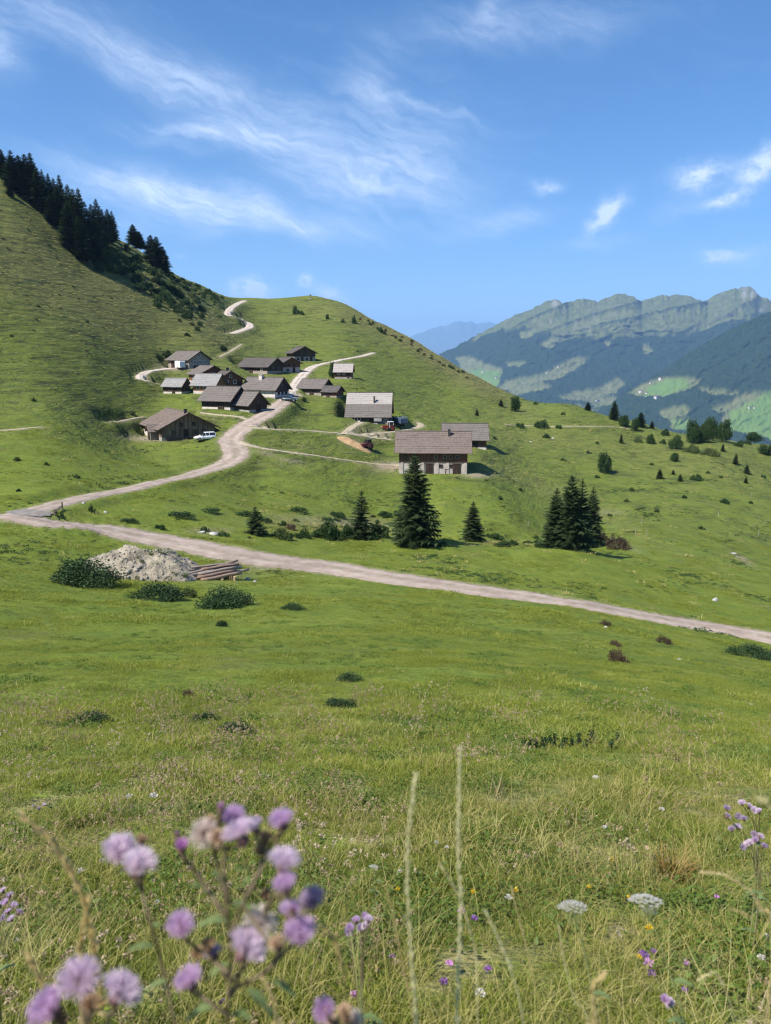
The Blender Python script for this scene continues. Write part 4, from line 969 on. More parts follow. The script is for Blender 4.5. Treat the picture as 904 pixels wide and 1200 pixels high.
# ------------------------------------------------------------------ trees and shrubs
NEEDLE = leafmat('spruce needles', [(.0, (.018, .034, .013)), (.5, (.036, .060, .021)), (1., (.074, .100, .034))], .2, .7, .9, .15)
NEEDLE_D = leafmat('dark spruce needles', [(.0, (.015, .030, .013)), (.5, (.030, .052, .019)), (1., (.058, .084, .029))], .18, .7, .5, .12)
LEAF = leafmat('shrub leaves', [(.0, (.018, .040, .012)), (.5, (.034, .070, .018)), (1., (.062, .105, .026))], .25, .6, 1.1)
LEAF_PALE = leafmat('pale shrub leaves', [(.0, (.05, .075, .022)), (.5, (.085, .12, .035)), (1., (.13, .16, .055))], .28, .6, 1.1)
LEAF_JUN = leafmat('juniper sprays', [(.0, (.014, .034, .012)), (.5, (.030, .062, .020)), (1., (.055, .095, .030))], .2, .65, 2.2)
HEATH = leafmat('brown heath', [(.0, (.040, .030, .018)), (.5, (.085, .060, .034)), (1., (.145, .105, .062))], .2, .7, 1.6)
BARK = nmat('spruce bark', (.045, .032, .024), (.10, .075, .056), 6, .9, .5, .03, (1, 1, .3))
def spruce_meshes(H, Rr, seed, levels=44, n=8, lean=0., sparse=1.):
    rr = random.Random(seed); V = []; Fc = []
    def tri(a, b, c):
        k = len(V); V.extend((a, b, c)); Fc.append((k, k + 1, k + 2))
    for i in range(levels):
        f = (i + rr.random() * .8) / levels; z = H * (.03 + .965 * f)
        bl = Rr * ((1 - f) ** .70) * rr.uniform(.78, 1.12) + .06 * Rr
        nb = max(4, int(n * (1 - .45 * f) * sparse)); a0 = rr.random() * 6.28
        for j in range(nb):
            a = a0 + 6.283 * (j + rr.uniform(-.3, .3)) / nb; L = bl * rr.uniform(.65, 1.12)
            ca, sa = math.cos(a), math.sin(a); d = Vector((ca, sa, 0)); sd = Vector((-sa, ca, 0))
            droop = rr.uniform(.28, .55) * (1 - f * .9); pts = []
            for t in (0, .3, .6, .85, 1.):
                zz = z + L * (.10 * t - droop * t * t + .16 * max(0, t - .7)) + f * L * .5 * t
                pts.append(Vector((0, 0, zz)) + d * (L * t))
            tip = pts[-1]
            ns = 7 if f < .8 else 4
            for s in range(ns):
                t = .12 + .84 * s / ns; q = t * 4; ii = min(3, int(q)); tt = [0, .3, .6, .85, 1.]
                kk = next(x for x in range(4) if t <= tt[x + 1]); u = (t - tt[kk]) / (tt[kk + 1] - tt[kk]); b = pts[kk].lerp(pts[kk + 1], u)
                for sg in (-1, 1):
                    l = L * (.40 * (1 - t) + .13) * rr.uniform(.7, 1.3); w = .055 * L + .05
                    o = sd * sg * l * .8 + d * l * .55 + Vector((0, 0, -l * rr.uniform(.15, .7)))
                    tri(tuple(b - d * w), tuple(b + d * w), tuple(b + o))
            w = .05 * L + .04
            tri(tuple(pts[1] + sd * w), tuple(pts[1] - sd * w), tuple(tip)); tri(tuple(pts[0]), tuple(pts[1] + Vector((0, 0, -w * 2))), tuple(pts[3] + Vector((0, 0, w))))
    for k in range(6):
        a = k; tri((.08 * math.cos(a), .08 * math.sin(a), H * .93), (.08 * math.cos(a + 2), .08 * math.sin(a + 2), H * .93), (0, 0, H * 1.02))
    cr = npmesh('crown', np.array(V), np.array(Fc), NEEDLE)
    tr = MB().tube([(0, 0, -.8), (0, 0, .3), (0, 0, H * .5), (0, 0, H * .95)], [H * .022, H * .017, H * .010, .02], 8).mesh('trunk', BARK, True)
    return tr, cr
SPR = [spruce_meshes(12, 2.7, 11, 50, 9), spruce_meshes(12, 2.2, 12, 46, 8), spruce_meshes(12, 1.75, 13, 44, 8), spruce_meshes(12, 2.4, 14, 34, 6, sparse=.8), spruce_meshes(12, 3.1, 15, 50, 9)]
DSPR = []
for t_, c_ in SPR:
    c2 = c_.copy(); c2.materials[0] = NEEDLE_D; DSPR.append((t_, c2))
def spruce(p, H, k, label, group=None, wide=1., rz=None, dark=False, name='spruce_tree'):
    r = tag(empty(name, p, random.uniform(0, 6.28) if rz is None else rz), label, 'tree', group)
    s = H / 12; r.scale = (s * wide, s * wide, s)
    tr, cr = (DSPR if dark else SPR)[k]
    link('trunk', tr, r); link('crown', cr, r); return r
def pxm(p):   # pixels per metre at a point
    return F / (p.y * CP - p.z * SP)
def spruce_px(px, base, top, w, k, label, group=None, dark=False):
    p = hit(px, base); s = pxm(p); H = (base - top) / s; base_w = {0: 5.4, 1: 4.4, 2: 3.5, 3: 4.8, 4: 6.2}[k] / 12 * H
    return spruce(p, H, k, label, group, max(.6, min(2.6, w * 1.35 / s / base_w)), None, dark)
def leaf_cloud(seed, n, lobes, size, stretch=(1, 1, 1), flat=.0):
    """many small leaf faces spread over and through a set of lobes"""
    g = np.random.default_rng(seed); L = np.array(lobes, float)
    vol = L[:, 3] ** 2; pick = g.choice(len(L), n, p=vol / vol.sum())
    d = g.normal(size=(n, 3)); d /= np.linalg.norm(d, axis=1)[:, None]
    rad = g.random(n) ** .35 * (1 + .22 * np.sin(d[:, 0] * 9 + pick) * np.cos(d[:, 2] * 8 + pick * 2))
    c = L[pick, :3] + d * (L[pick, 3] * rad)[:, None] * np.array(stretch)
    c = c[c[:, 2] > -.02]; d = d[:len(c)]; n = len(c)
    a = g.normal(size=(n, 3)); a /= np.linalg.norm(a, axis=1)[:, None]; b = np.cross(a, g.normal(size=(n, 3))); b /= np.linalg.norm(b, axis=1)[:, None] + 1e-9
    s = size * g.uniform(.6, 1.5, n)[:, None]
    V = np.stack([c - a * s, c - b * s * .5, c + a * s, c + b * s * .5], 1).reshape(-1, 3)
    return V, np.arange(n * 4).reshape(-1, 4)
def lobes(seed, n, rx, ry, h, r0, r1, tall=False):
    g = random.Random(seed); out = []
    for i in range(n):
        a = g.uniform(0, 6.28); q = g.random() ** .5; r = g.uniform(r0, r1)
        z = h * (g.uniform(.08, .95) if tall else (1 - q * q) * g.uniform(.35, .8)) 
        k = q * (1 - .5 * abs(z / h - .45) if tall else 1)
        out.append((math.cos(a) * rx * k, math.sin(a) * ry * k, z, r))
    return out
# shrub prototypes: unit half-width, height 1
SHR = {}
def shrub_proto(key, seed, mat, n=2600, kind='dome', size=.055):
    if kind == 'dome': lb = lobes(seed, 16, .72, .72, .75, .22, .36)
    elif kind == 'mound': lb = lobes(seed, 34, .68, .68, .62, .24, .36)
    elif kind == 'tree': lb = lobes(seed, 22, .62, .62, 1.0, .24, .40, True)
    else: lb = lobes(seed, 20, .75, .75, .55, .14, .28)
    V, f = leaf_cloud(seed, n, lb, size); V[:, 2] = np.maximum(V[:, 2], -.05); V[:, 2] /= V[:, 2].max()
    SHR[key] = npmesh('shrub', V, f, mat)
for k in range(3):
    shrub_proto(('dome', k), 30 + k, LEAF, 2400); shrub_proto(('jun', k), 40 + k, LEAF_JUN, 7500, 'mound', .030); shrub_proto(('pale', k), 50 + k, LEAF_PALE, 2000); shrub_proto(('heath', k), 60 + k, HEATH, 2200, 'low', .04)
    shrub_proto(('tree', k), 70 + k, LEAF, 4200, 'tree', .055); shrub_proto(('low', k), 80 + k, LEAF, 1800, 'low', .05)
def shrub(px, py, w, h, key, label, group=None, name='shrub', depth=None, cat='shrub'):
    p = hit(px, py); s = pxm(p)
    me = SHR[key]; hw_ = w / s / 2 * (1.2 if key[0] == 'jun' else 1.)
    return tag(link(name, me, None, p + Vector((0, 0, -.04)), (0, 0, random.uniform(0, 6.28)), (hw_, (depth or hw_), h / s)), label, cat, group)
def round_tree(px, py, w, h, k, label, group=None):
    p = hit(px, py); s = pxm(p); H = h / s; hw_ = w / s / 2
    r = tag(empty('broadleaf_tree', p, random.uniform(0, 6.28)), label, 'tree', group)
    m = MB(); m.tube([(0, 0, -.4), (0, 0, H * .25), (.05 * hw_, 0, H * .6)], [H * .045, H * .03, H * .012], 7)
    for a in (0.4, 2.5, 4.4): m.tube([(0, 0, H * .22), (math.cos(a) * hw_ * .5, math.sin(a) * hw_ * .5, H * .6)], [H * .02, H * .006], 5)
    m.build('trunk', BARK, r)
    link('crown', SHR[('tree', k % 3)], r, (0, 0, H * .03), None, (hw_ * 1.08, hw_ * 1.08, H * .97)); return r
# spruces in the gully
spruce_px(486, 640, 533, 54, 0, 'tallest dark spruce, standing alone before the big chalet')
spruce_px(424, 632, 574, 30, 3, 'slender-topped spruce growing out of a dark shrub thicket')
spruce_px(554, 635, 587, 27, 1, 'small pointed spruce right of the tallest spruce')
spruce_px(300, 626, 593, 24, 3, 'small ragged spruce beside the road, left end of the gully')
spruce_px(650, 641, 571, 34, 1, 'leftmost spruce in the tight clump on the grassy hump', 'clump of spruces on the hump')
spruce_px(667, 642, 556, 38, 0, 'tallest spruce in the tight clump on the grassy hump', 'clump of spruces on the hump')
spruce_px(679, 641, 560, 30, 2, 'second tallest spruce in the clump, narrow, close beside the tallest', 'clump of spruces on the hump')
spruce_px(692, 642, 570, 30, 1, 'rightmost spruce in the tight clump on the grassy hump', 'clump of spruces on the hump')
shrub(443, 631, 34, 19, ('dome', 0), 'dark round shrub at the right foot of the slender spruce', 'gully shrubs')
shrub(409, 631, 26, 20, ('dome', 1), 'dark round shrub at the left foot of the slender spruce', 'gully shrubs')
shrub(382, 631, 38, 24, ('dome', 2), 'broad green shrub in the gully left of the slender spruce', 'gully shrubs')
shrub(357, 630, 20, 16, ('low', 0), 'narrow dark shrub in the gully between two broader ones', 'gully shrubs')
shrub(330, 631, 30, 14, ('pale', 0), 'low dull green shrub in the gully near the ragged spruce', 'gully shrubs')
shrub(722, 643, 38, 17, ('heath', 0), 'brown bare shrub beside the spruce clump on the hump', 'gully shrubs')
shrub(704, 634, 22, 14, ('heath', 1), 'small brown shrub just behind the spruce clump', 'gully shrubs')
for (x, y, w, h, k) in ((108, 600, 10, 12, 0), (187, 620, 20, 7, 1), (210, 606, 40, 8, 2), (245, 600, 36, 7, 0), (285, 604, 30, 7, 1), (150, 612, 26, 6, 2), (350, 600, 34, 8, 0), (590, 640, 26, 7, 1), (240, 622, 16, 6, 2), (520, 640, 20, 8, 0), (575, 630, 14, 6, 1), (262, 628, 20, 6, 2), (310, 612, 22, 6, 1), (640, 620, 18, 5, 0), (396, 606, 22, 7, 2)):
    shrub(x, y, w, h, ('low', k), 'low scrubby growth on the bank between the two roads', 'low scrub on the bank')
rr = random.Random(77)
for k in range(34):
    t_ = rr.random(); x = 290 + 190 * t_ if k < 24 else rr.uniform(575, 650); y = rr.uniform(603, 631) if k < 24 else rr.uniform(630, 642)
    w = rr.uniform(7, 20); shrub(x, y, w, w * rr.uniform(.28, .5), (rr.choice(['low', 'dome', 'heath', 'low']), k % 3), 'low dark scrub on the gully bank among the spruces', 'scrub on the gully bank')
# shrubs in the near meadow
shrub(98, 684, 88, 37, ('jun', 0), 'largest dark green juniper mound, left of the gravel heap', 'juniper mounds by the road')
shrub(182, 703, 66, 23, ('jun', 1), 'dark juniper mound just below the gravel heap', 'juniper mounds by the road')
shrub(264, 710, 70, 25, ('jun', 2), 'spreading juniper mound below the log pile', 'juniper mounds by the road')
shrub(222, 700, 24, 15, ('pale', 1), 'paler small shrub between the two lower juniper mounds', 'juniper mounds by the road')
shrub(343, 714, 32, 9, ('jun', 0), 'small flat juniper alone right of the log pile', 'juniper mounds in the meadow')
shrub(409, 799, 36, 14, ('jun', 1), 'upper of two small junipers in the middle of the meadow', 'juniper mounds in the meadow')
shrub(397, 829, 46, 15, ('jun', 2), 'lower of two small junipers in the middle of the meadow', 'juniper mounds in the meadow')
shrub(272, 862, 58, 23, ('jun', 0), 'brighter juniper mound with a stone at its left edge', 'juniper mounds in the meadow')
shrub(239, 846, 42, 13, ('jun', 1), 'darker juniper mound behind the one with the stone', 'juniper mounds in the meadow')
shrub(104, 847, 56, 16, ('jun', 2), 'flat dark juniper mound above a bare pale patch', 'juniper mounds in the meadow')
shrub(48, 849, 22, 10, ('jun', 0), 'tiny dark juniper left of the flat mound', 'juniper mounds in the meadow')
shrub(880, 771, 58, 18, ('jun', 1), 'flat juniper just below the road at the right', 'juniper mounds in the meadow')
shrub(260, 734, 16, 10, ('jun', 2), 'tiny juniper below the spreading mound', 'juniper mounds in the meadow')
shrub(722, 775, 32, 22, ('heath', 2), 'brown heathery tussock with stones, below the road', 'brown tussocks')
shrub(721, 757, 18, 9, ('heath', 0), 'small brown tussock above the stony one', 'brown tussocks')
shrub(778, 754, 26, 12, ('heath', 1), 'brown tussock just under the road, right of the stony ones', 'brown tussocks')
shrub(710, 734, 22, 10, ('heath', 2), 'brown tussock touching the lower road edge', 'brown tussocks')
shrub(221, 816, 20, 12, ('heath', 0), 'small brown mound in the left of the meadow', 'brown tussocks')
shrub(512, 846, 16, 7, ('low', 0), 'dark weed tuft in the middle meadow', 'brown tussocks')
shrub(786, 894, 34, 10, ('low', 1), 'dark weeds beside the yellow grass', 'brown tussocks')
shrub(366, 918, 12, 9, ('heath', 1), 'left of two tiny brown mounds above the thistles', 'brown tussocks'); shrub(387, 920, 22, 9, ('heath', 2), 'right of two tiny brown mounds above the thistles', 'brown tussocks')
# right slope
RT = [(605, 482.5, 15, 20, 'round dark tree alone on the ridge slope'), (709, 554, 21, 25, 'solitary round tree with shadow in the middle of the right slope'), (731, 500, 16, 14, 'round shrub-like tree just below the right ridge'),
      (745, 505, 13, 17, 'narrow round tree just below the right ridge'), (792, 526, 18, 17, 'round tree left of the ridge clump'), (790, 541, 12, 11, 'small round tree below the one by the ridge clump')]
for k, (x, y, w, h, lb) in enumerate(RT): round_tree(x, y, w, h, k, lb, 'round trees on the right slope')
for k, (x, y, w, h, lb) in enumerate([(812, 519, 20, 28, 'leftmost bushy tree of the ridge clump'), (823, 518, 22, 22, 'paler bushy tree in the ridge clump'), (833, 516, 20, 30, 'tall dark tree in the middle of the ridge clump'), (847, 517, 22, 27, 'rightmost dark tree of the ridge clump'),
        (884, 518, 22, 12, 'flat-crowned tree right of the ridge clump'), (893, 532, 14, 13, 'dark tree at the right edge below the ridge'), (905, 534, 16, 14, 'dark tree cut by the right picture edge')]):
    round_tree(x, y, w, h, k + 1, lb, 'trees along the right ridge')
spruce_px(719.5, 492, 470, 13, 4, 'dark conifer rising behind the right ridge', 'trees along the right ridge', True)
spruce_px(750.5, 500, 483, 13, 4, 'dark conifer on the right ridge above the narrow round tree', 'trees along the right ridge', True)
spruce_px(689, 481, 471, 9, 4, 'tiny dark treetop peeping over the ridge', 'trees along the right ridge', True)
spruce_px(764, 502, 493, 9, 1, 'small conifer on the ridge between the conifer and the clump', 'trees along the right ridge', True)
for x, y, w, h, lb in ((773, 561, 9, 12, 'little spruce low on the right slope beside tiny shrubs'), (797, 564, 7, 9, 'tiny spruce left of the spreading shrub'), (875, 555, 9, 11, 'little spruce near the right edge'), (862, 544, 7, 13, 'thin little spruce above the one at the right edge'), (847, 529, 5, 9, 'tiny spruce under the ridge clump'), (728, 519, 5, 11, 'thin tiny spruce above the solitary round tree'), (587, 476, 8, 9, 'tiny spruce left of the round ridge tree'), (559, 487, 5, 8, 'tiny spruce above the rear barn'), (789, 556, 5, 6, 'tiniest spruce among shrubs'), (874, 566, 5, 7, 'low tiny spruce at right')):
    spruce_px(x, y, y - h, w, 1, lb, 'little spruces on the right slope')
for k, (x, y, w, h, key, lb) in enumerate(((762, 520, 13, 13, 'dome', 'dark round shrub left of the ridge trees'), (747, 518, 14, 8, 'pale', 'pale shrub under the narrow round tree'), (810, 530, 24, 11, 'pale', 'pale spreading shrub under the ridge clump'), (832, 533, 28, 9, 'pale', 'wider pale shrub right of the spreading one'),
        (816, 563, 17, 9, 'dome', 'spreading dark shrub low on the right slope'), (779, 510, 12, 9, 'dome', 'dark shrub on the ridge left of the clump'), (777, 520, 8, 6, 'dome', 'small shrub below the ridge'), (802, 584, 8, 5, 'dome', 'small shrub in the lower right meadow'), (850, 590, 12, 7, 'dome', 'dark shrub near the right edge, lower'), (735, 588, 9, 5, 'low', 'tiny shrub right of the spruce clump'), (872, 520, 20, 5, 'low', 'flat scrub on the ridge'), (865, 523, 14, 6, 'dome', 'low dark shrub on the ridge line'))):
    shrub(x, y, w, h, (key, k % 3), lb, 'shrubs on the right slope')
for (x, y, w) in ((635, 501, 22), (655, 502, 10), (610, 501, 14), (600, 468, 6), (660, 486, 8), (628, 474, 8), (690, 531, 8), (660, 540, 9), (640, 513, 12), (700, 560, 8), (610, 575, 8), (740, 575, 9), (830, 555, 7), (880, 590, 7), (764, 545, 6), (845, 560, 6), (895, 560, 8), (700, 520, 6), (580, 515, 8), (586, 585, 9), (770, 600, 8), (822, 620, 10), (715, 605, 8)):
    shrub(x, y, w, w * .42 + 1, ('low', (int(x) % 3)), 'tiny dark scrub tuft scattered over the right slope', 'scrub tufts on the right slope')
# crest and back slope shrubs
for k, (x, y, w, h, lb) in enumerate(((347, 368, 10, 10, 'dark shrub pair on the back hill, left one'), (354, 369, 7, 6, 'dark shrub pair on the back hill, right one'), (384, 374, 6, 7, 'small dark shrub right of the pair on the back hill'), (402, 378, 6, 5, 'tiny shrub on the back hill'), (415, 379, 7, 11, 'upright dark shrub on the back hill'), (446, 389, 7, 7, 'dark shrub near the brown crest'), (434, 381, 5, 4, 'tiny shrub near the brown crest'))):
    shrub(x, y, w, h, ('dome', k % 3), lb, 'shrubs on the back hill')
for k in range(26):
    t_ = k / 25; x = 425 + t_ * 125 + random.uniform(-4, 4); y = np.interp(x, [420, 452, 487, 520, 560], [369, 384, 402, 422, 444]) + random.uniform(0, 9)
    shrub(x, y, random.uniform(3.5, 8), random.uniform(2.5, 4.5), (random.choice(['low', 'dome', 'heath']), k % 3), 'little dark scrub along the brown crest', 'scrub along the brown crest')
round_tree(390, 443, 11, 20, 1, 'round dark tree beside the small red-brown hut')
for (x, y, w, h, lb) in ((196, 418, 16, 9, 'dark shrub behind the left end of the beige house'), (187, 423, 12, 10, 'dark shrub left of the beige house'), (262, 411, 12, 8, 'dark shrub beside the climbing path'), (286, 428, 10, 5, 'shrub at the end of the long old house'), (288, 456, 8, 6, 'bush between the roofs of the hamlet'), (356, 470, 8, 6, 'shrub beside the road below the dark barn'), (322, 487, 0, 0, '')):
    if w: shrub(x, y, w, h, ('dome', int(x) % 3), lb, 'shrubs in the hamlet')
for (x, y, w) in ((140, 487, 16), (120, 486, 12), (155, 486, 10), (160, 506, 8), (128, 484, 14), (20, 540, 10), (55, 545, 8), (90, 560, 10), (22, 576, 8), (40, 470, 8)):
    shrub(x, y, w, w * .35 + 2, ('low', int(x) % 3), 'low dark scrub on the left slope beside the barn path', 'low scrub beside the barn path')
# wood on the left hill: base column, row, top row, width
LH = [(4, 209, 175, 13), (-6, 203, 172, 16), (16, 222, 174, 17), (25, 228, 173, 18), (33, 234, 176, 18), (40, 240, 184, 17), (46, 246, 192, 16), (53, 250, 200, 14), (60, 252, 208, 11), (66, 254, 206, 11), (73, 258, 207, 13), (70, 268, 226, 16), (78, 274, 222, 17), (84, 282, 220, 17), (90, 290, 218, 18), (97, 297, 222, 18), (82, 292, 242, 18), (104, 300, 234, 16), (110, 292, 240, 14),
      (116, 286, 238, 13), (122, 286, 242, 12), (128, 284, 246, 11), (133, 282, 252, 11), (112, 306, 262, 15), (96, 306, 256, 16), (62, 262, 222, 15), (89, 272, 228, 13)]
for k, (x, b, t_, w) in enumerate(LH):
    spruce_px(x, b, t_ + (k * 7 % 11) - 3 + (5 if x < 36 else 0), w * 1.4, (0, 4, 1, 4, 0)[k % 5], 'tall dark spruce in the wood on the left hill', 'spruces of the wood on the left hill', True)
spruce_px(157, 287, 264, 17, 4, 'left spruce of the pair on the skyline right of the wood', 'skyline spruces', True); spruce_px(164, 291, 272, 16, 4, 'lower right spruce of the skyline pair', 'skyline spruces', True)
spruce_px(178, 309, 277, 22, 4, 'left spruce of the dark skyline clump lowest on the hill', 'skyline spruces', True); spruce_px(185, 315, 279, 23, 4, 'middle spruce of the dark skyline clump', 'skyline spruces', True); spruce_px(192, 320, 290, 18, 4, 'right spruce of the dark skyline clump', 'skyline spruces', True)
spruce_px(12, 230, 215, 9, 0, 'small lone spruce on the open slope left of the wood', None, True)
rr = random.Random(21); nsh = 0
def band(t_): return np.interp(t_, [0, .3, .6, 1], [100, 140, 180, 222]), np.interp(t_, [0, .3, .6, 1], [300, 322, 352, 384])
for k in range(125):
    t_ = rr.random() ** .85; x, y = band(t_); x += rr.gauss(8, 9); y += rr.gauss(-9, 8)
    w = rr.uniform(8, 19) * (1.1 - .45 * t_)
    shrub(x, y, w, w * rr.uniform(.5, .8), (rr.choice(['dome', 'dome', 'low', 'pale']), k % 3), 'dark shrub in the scrub belt below the hillside wood', 'shrubs of the scrub belt on the left hill')
for k in range(60):
    t_ = rr.random(); x = 196 + t_ * 66; y = np.interp(x, [190, 235, 268], [313, 337, 350]) + abs(rr.gauss(0, 10)) + 1
    w = rr.uniform(4, 9)
    shrub(x, y, w, w * .55, (rr.choice(['dome', 'low']), k % 3), 'small shrub along the lower skyline of the left hill', 'shrubs along the left skyline')
for k in range(60):
    x = rr.uniform(-5, 235); y = rr.uniform(232, 415)
    if y < np.interp(x, [0, 60, 150, 235], [225, 262, 345, 385]): continue
    w = rr.uniform(2.5, 7); shrub(x, y, w, w * .4, (rr.choice(['low', 'heath', 'dome']), k % 3), 'tiny scrub tuft on the open left hillside', 'scrub tufts on the left hillside')

# valley farmhouses (on the far slopes)
FW = [(751, 459, 5400, 26), (758, 461, 5400, 20), (763, 449, 5500, 22), (770, 466, 5300, 34), (774, 444, 5600, 22), (700, 470, 5300, 30), (641, 437, 6300, 22), (655, 430, 6300, 22), (582, 443, 6500, 24), (566, 436, 6500, 24), (878, 478, 5000, 16), (884, 478, 5000, 14)]
mvs = []
for o in bpy.data.objects:
    if o.name in ('mountain_range', 'wooded_spur'):
        me_ = o.data; mvs.append(BVHTree.FromPolygons([v.co for v in me_.vertices], [tuple(p_.vertices) for p_ in me_.polygons]))
for (x, y, Y_, w) in FW:
    d = Vector(pxdir(x, y)).normalized(); best = None
    for bv in mvs:
        h = bv.ray_cast(Vector((0, 0, 0)), d)
        if h[0] is not None and (best is None or h[3] < best[1]): best = (h[0], h[3])
    if best: farm(x, y, best[0].y, w, 'tiny pale farmhouse far across the valley')
# ------------------------------------------------------------------ gravel heap and log pile by the road
GRAVH = nmat('pale heap gravel', (.125, .105, .076), (.255, .22, .165), 1.2, .95, .7, .1, c3=(.34, .30, .235))
q = hit(168, 677)
hp, (HX, HY, HZ, HPF) = heap('gravel_heap', 'heap of pale gravel beside the road, left of the log pile', 'heap', q.x - .55, q.y + 2.2, 5.3, 4.2, 1.95, R(-8), GRAVH, 12, 110, .36)
STN = nmat('loose stone', (.16, .145, .12), (.34, .31, .26), 3, .9, .4)
sv, sf = [], []; g = np.random.default_rng(3); ico = None
bm = bmesh.new(); bmesh.ops.create_icosphere(bm, subdivisions=1, radius=1); iv = np.array([v.co[:] for v in bm.verts]); ifc = np.array([[v.index for v in f.verts] for f in bm.faces]); bm.free()
ii = np.argwhere(HPF > .01)
for k in range(900):
    a, b = ii[g.integers(len(ii))]; s = g.uniform(.03, .10) * (1 + (g.random() < .08)); v = iv * (s * g.uniform(.6, 1.3, 3)) * (1 + .25 * g.normal(size=(len(iv), 1)) * .5)
    sv.append(v + np.array([HX[a, b], HY[a, b], HZ[a, b]]) - np.array(hp.location)); sf.append(ifc + k * len(iv))
tag(link('stones', npmesh('stones', np.concatenate(sv), np.concatenate(sf), STN), hp), kind='stuff')
# weeds on the heap's right flank
V, fcs = [], []
for k in range(60):
    a, b = ii[g.integers(len(ii))]
    if not (HX[a, b] - q.x > -.5 and g.random() < .8): continue
    lb = [(HX[a, b] - hp.location.x, HY[a, b] - hp.location.y, HZ[a, b] - hp.location.z + .05, g.uniform(.18, .42))]
    v, f = leaf_cloud(int(g.integers(9999)), 70, [(0, 0, .1, lb[0][3])], .06); V.append(v * np.array([1, 1, .6]) + np.array(lb[0][:3])); fcs.append(f)
o = 0; F2 = []
for v, f in zip(V, fcs): F2.append(f + o); o += len(v)
tag(link('weeds', npmesh('weeds', np.concatenate(V), np.concatenate(F2), LEAF_PALE), hp), kind='stuff')
LOGR = nmat('reddish peeled log', (.17, .105, .075), (.34, .245, .19), 2.5, .8, .3, .03, (.15, 1, 1))
LOGG = nmat('greyed log', (.17, .13, .11), (.38, .32, .28), 2.5, .85, .3, .03, (.15, 1, 1))
LOGEND = nmat('sawn log end', (.42, .30, .18), (.60, .46, .30), 5, .8, .1)
qa, qb = hit(240, 680.5), hit(281, 680.5); dx = (qb - qa); ln = dx.length; lrz = math.atan2(dx.y, dx.x); c0 = (qa + qb) / 2
perp = Vector((-math.sin(lrz), math.cos(lrz), 0))
def log(off, back, z, L, r, ang, mat, lab, tilt=0., grp='logs in the pile'):
    p = c0 + Vector((math.cos(lrz), math.sin(lrz), 0)) * off + perp * back; p.z = c0.z + z * .80
    m = MB(); r *= .84; n = 7; xs = np.linspace(-L / 2, L / 2, n)
    m.tube([(x, .03 * math.sin(x * 1.7 + off), .02 * math.sin(x * 2.3 + back)) for x in xs], [r * (1.06 - .16 * k / n) for k in range(n)], 10, True)
    o = link('log', m.mesh('log', mat, True), None, p, (0, tilt * .5, lrz + ang)); tag(o, lab, 'log', grp)
    e = MB(); e.tube([(L / 2 - .005, .03 * math.sin(L / 2 * 1.7 + off), .02 * math.sin(L / 2 * 2.3 + back)), (L / 2 + .012, .03 * math.sin(L / 2 * 1.7 + off), .02 * math.sin(L / 2 * 2.3 + back))], r * .88, 10); e.build('cut_end', LOGEND, o)
    return o
LOGS = [(0, .1, .42, 3.5, .17, .0, LOGR, 'thick reddish log lying lowest in front, on three short bearers', 0), (-.2, .42, .66, 3.4, .15, .02, LOGR, 'reddish log on top of the lowest front log', .01), (-.5, .75, .42, 4.2, .15, .03, LOGG, 'grey log behind the lowest front log', 0),
        (.3, .95, .70, 3.8, .14, -.03, LOGG, 'grey log behind the second reddish log', .02), (-1.0, .8, .92, 4.4, .12, .06, LOGG, 'long grey pole sticking out far to the left, middle of the pile', .01), (-.1, .55, .93, 3.3, .13, -.04, LOGG, 'pale log third from the bottom at the front', -.02),
        (.2, 1.2, .95, 3.6, .14, .03, LOGR, 'reddish log in the middle of the pile, behind', .0), (-.8, 1.5, .45, 4.4, .15, -.02, LOGG, 'grey log on the ground at the back', 0), (.6, 1.3, .70, 3.6, .13, .07, LOGR, 'reddish log sticking out to the right at the back', .03),
        (-.7, 1.0, 1.15, 4.6, .10, .12, LOGG, 'thin crooked pole lying slanted near the top', -.06), (.3, .85, 1.18, 3.2, .12, -.08, LOGR, 'reddish log near the top of the pile', .05), (-.9, 1.35, 1.20, 4.0, .10, .03, LOGG, 'thin grey pole second from the top', .02),
        (-.2, 1.1, 1.38, 3.6, .09, -.14, LOGG, 'thin dark pole slanting across the very top', .09), (.8, 1.0, 1.30, 2.4, .09, .10, LOGR, 'short pole at the top right of the pile', -.10), (1.1, .5, .40, 3.2, .13, .10, LOGG, 'dark log end sticking out lowest at the right', .0),
        (-1.9, -.35, .16, 2.0, .09, .04, LOGG, 'thin pale pole on the ground at the left front', 0), (-.6, -1.5, .10, 2.3, .09, -.18, LOGG, 'loose pale plank-like pole in the grass below the pile', 0)]
for L_ in LOGS: log(*L_)
for k, x in enumerate((-1.15, -.05, 1.05)):
    p = c0 + Vector((math.cos(lrz), math.sin(lrz), 0)) * x + perp * .1; p.z = gzf(p.x, p.y)
    m = MB(); m.box(-.08, .08, -.3, 1.6, -.3, c0.z + .18 - p.z)
    tag(m.build('bearer', LOGEND, loc=p, rot=(0, 0, lrz)), ['leftmost', 'middle', 'rightmost'][k] + ' of three short yellow bearers under the log pile', 'timber', 'bearers under the log pile')
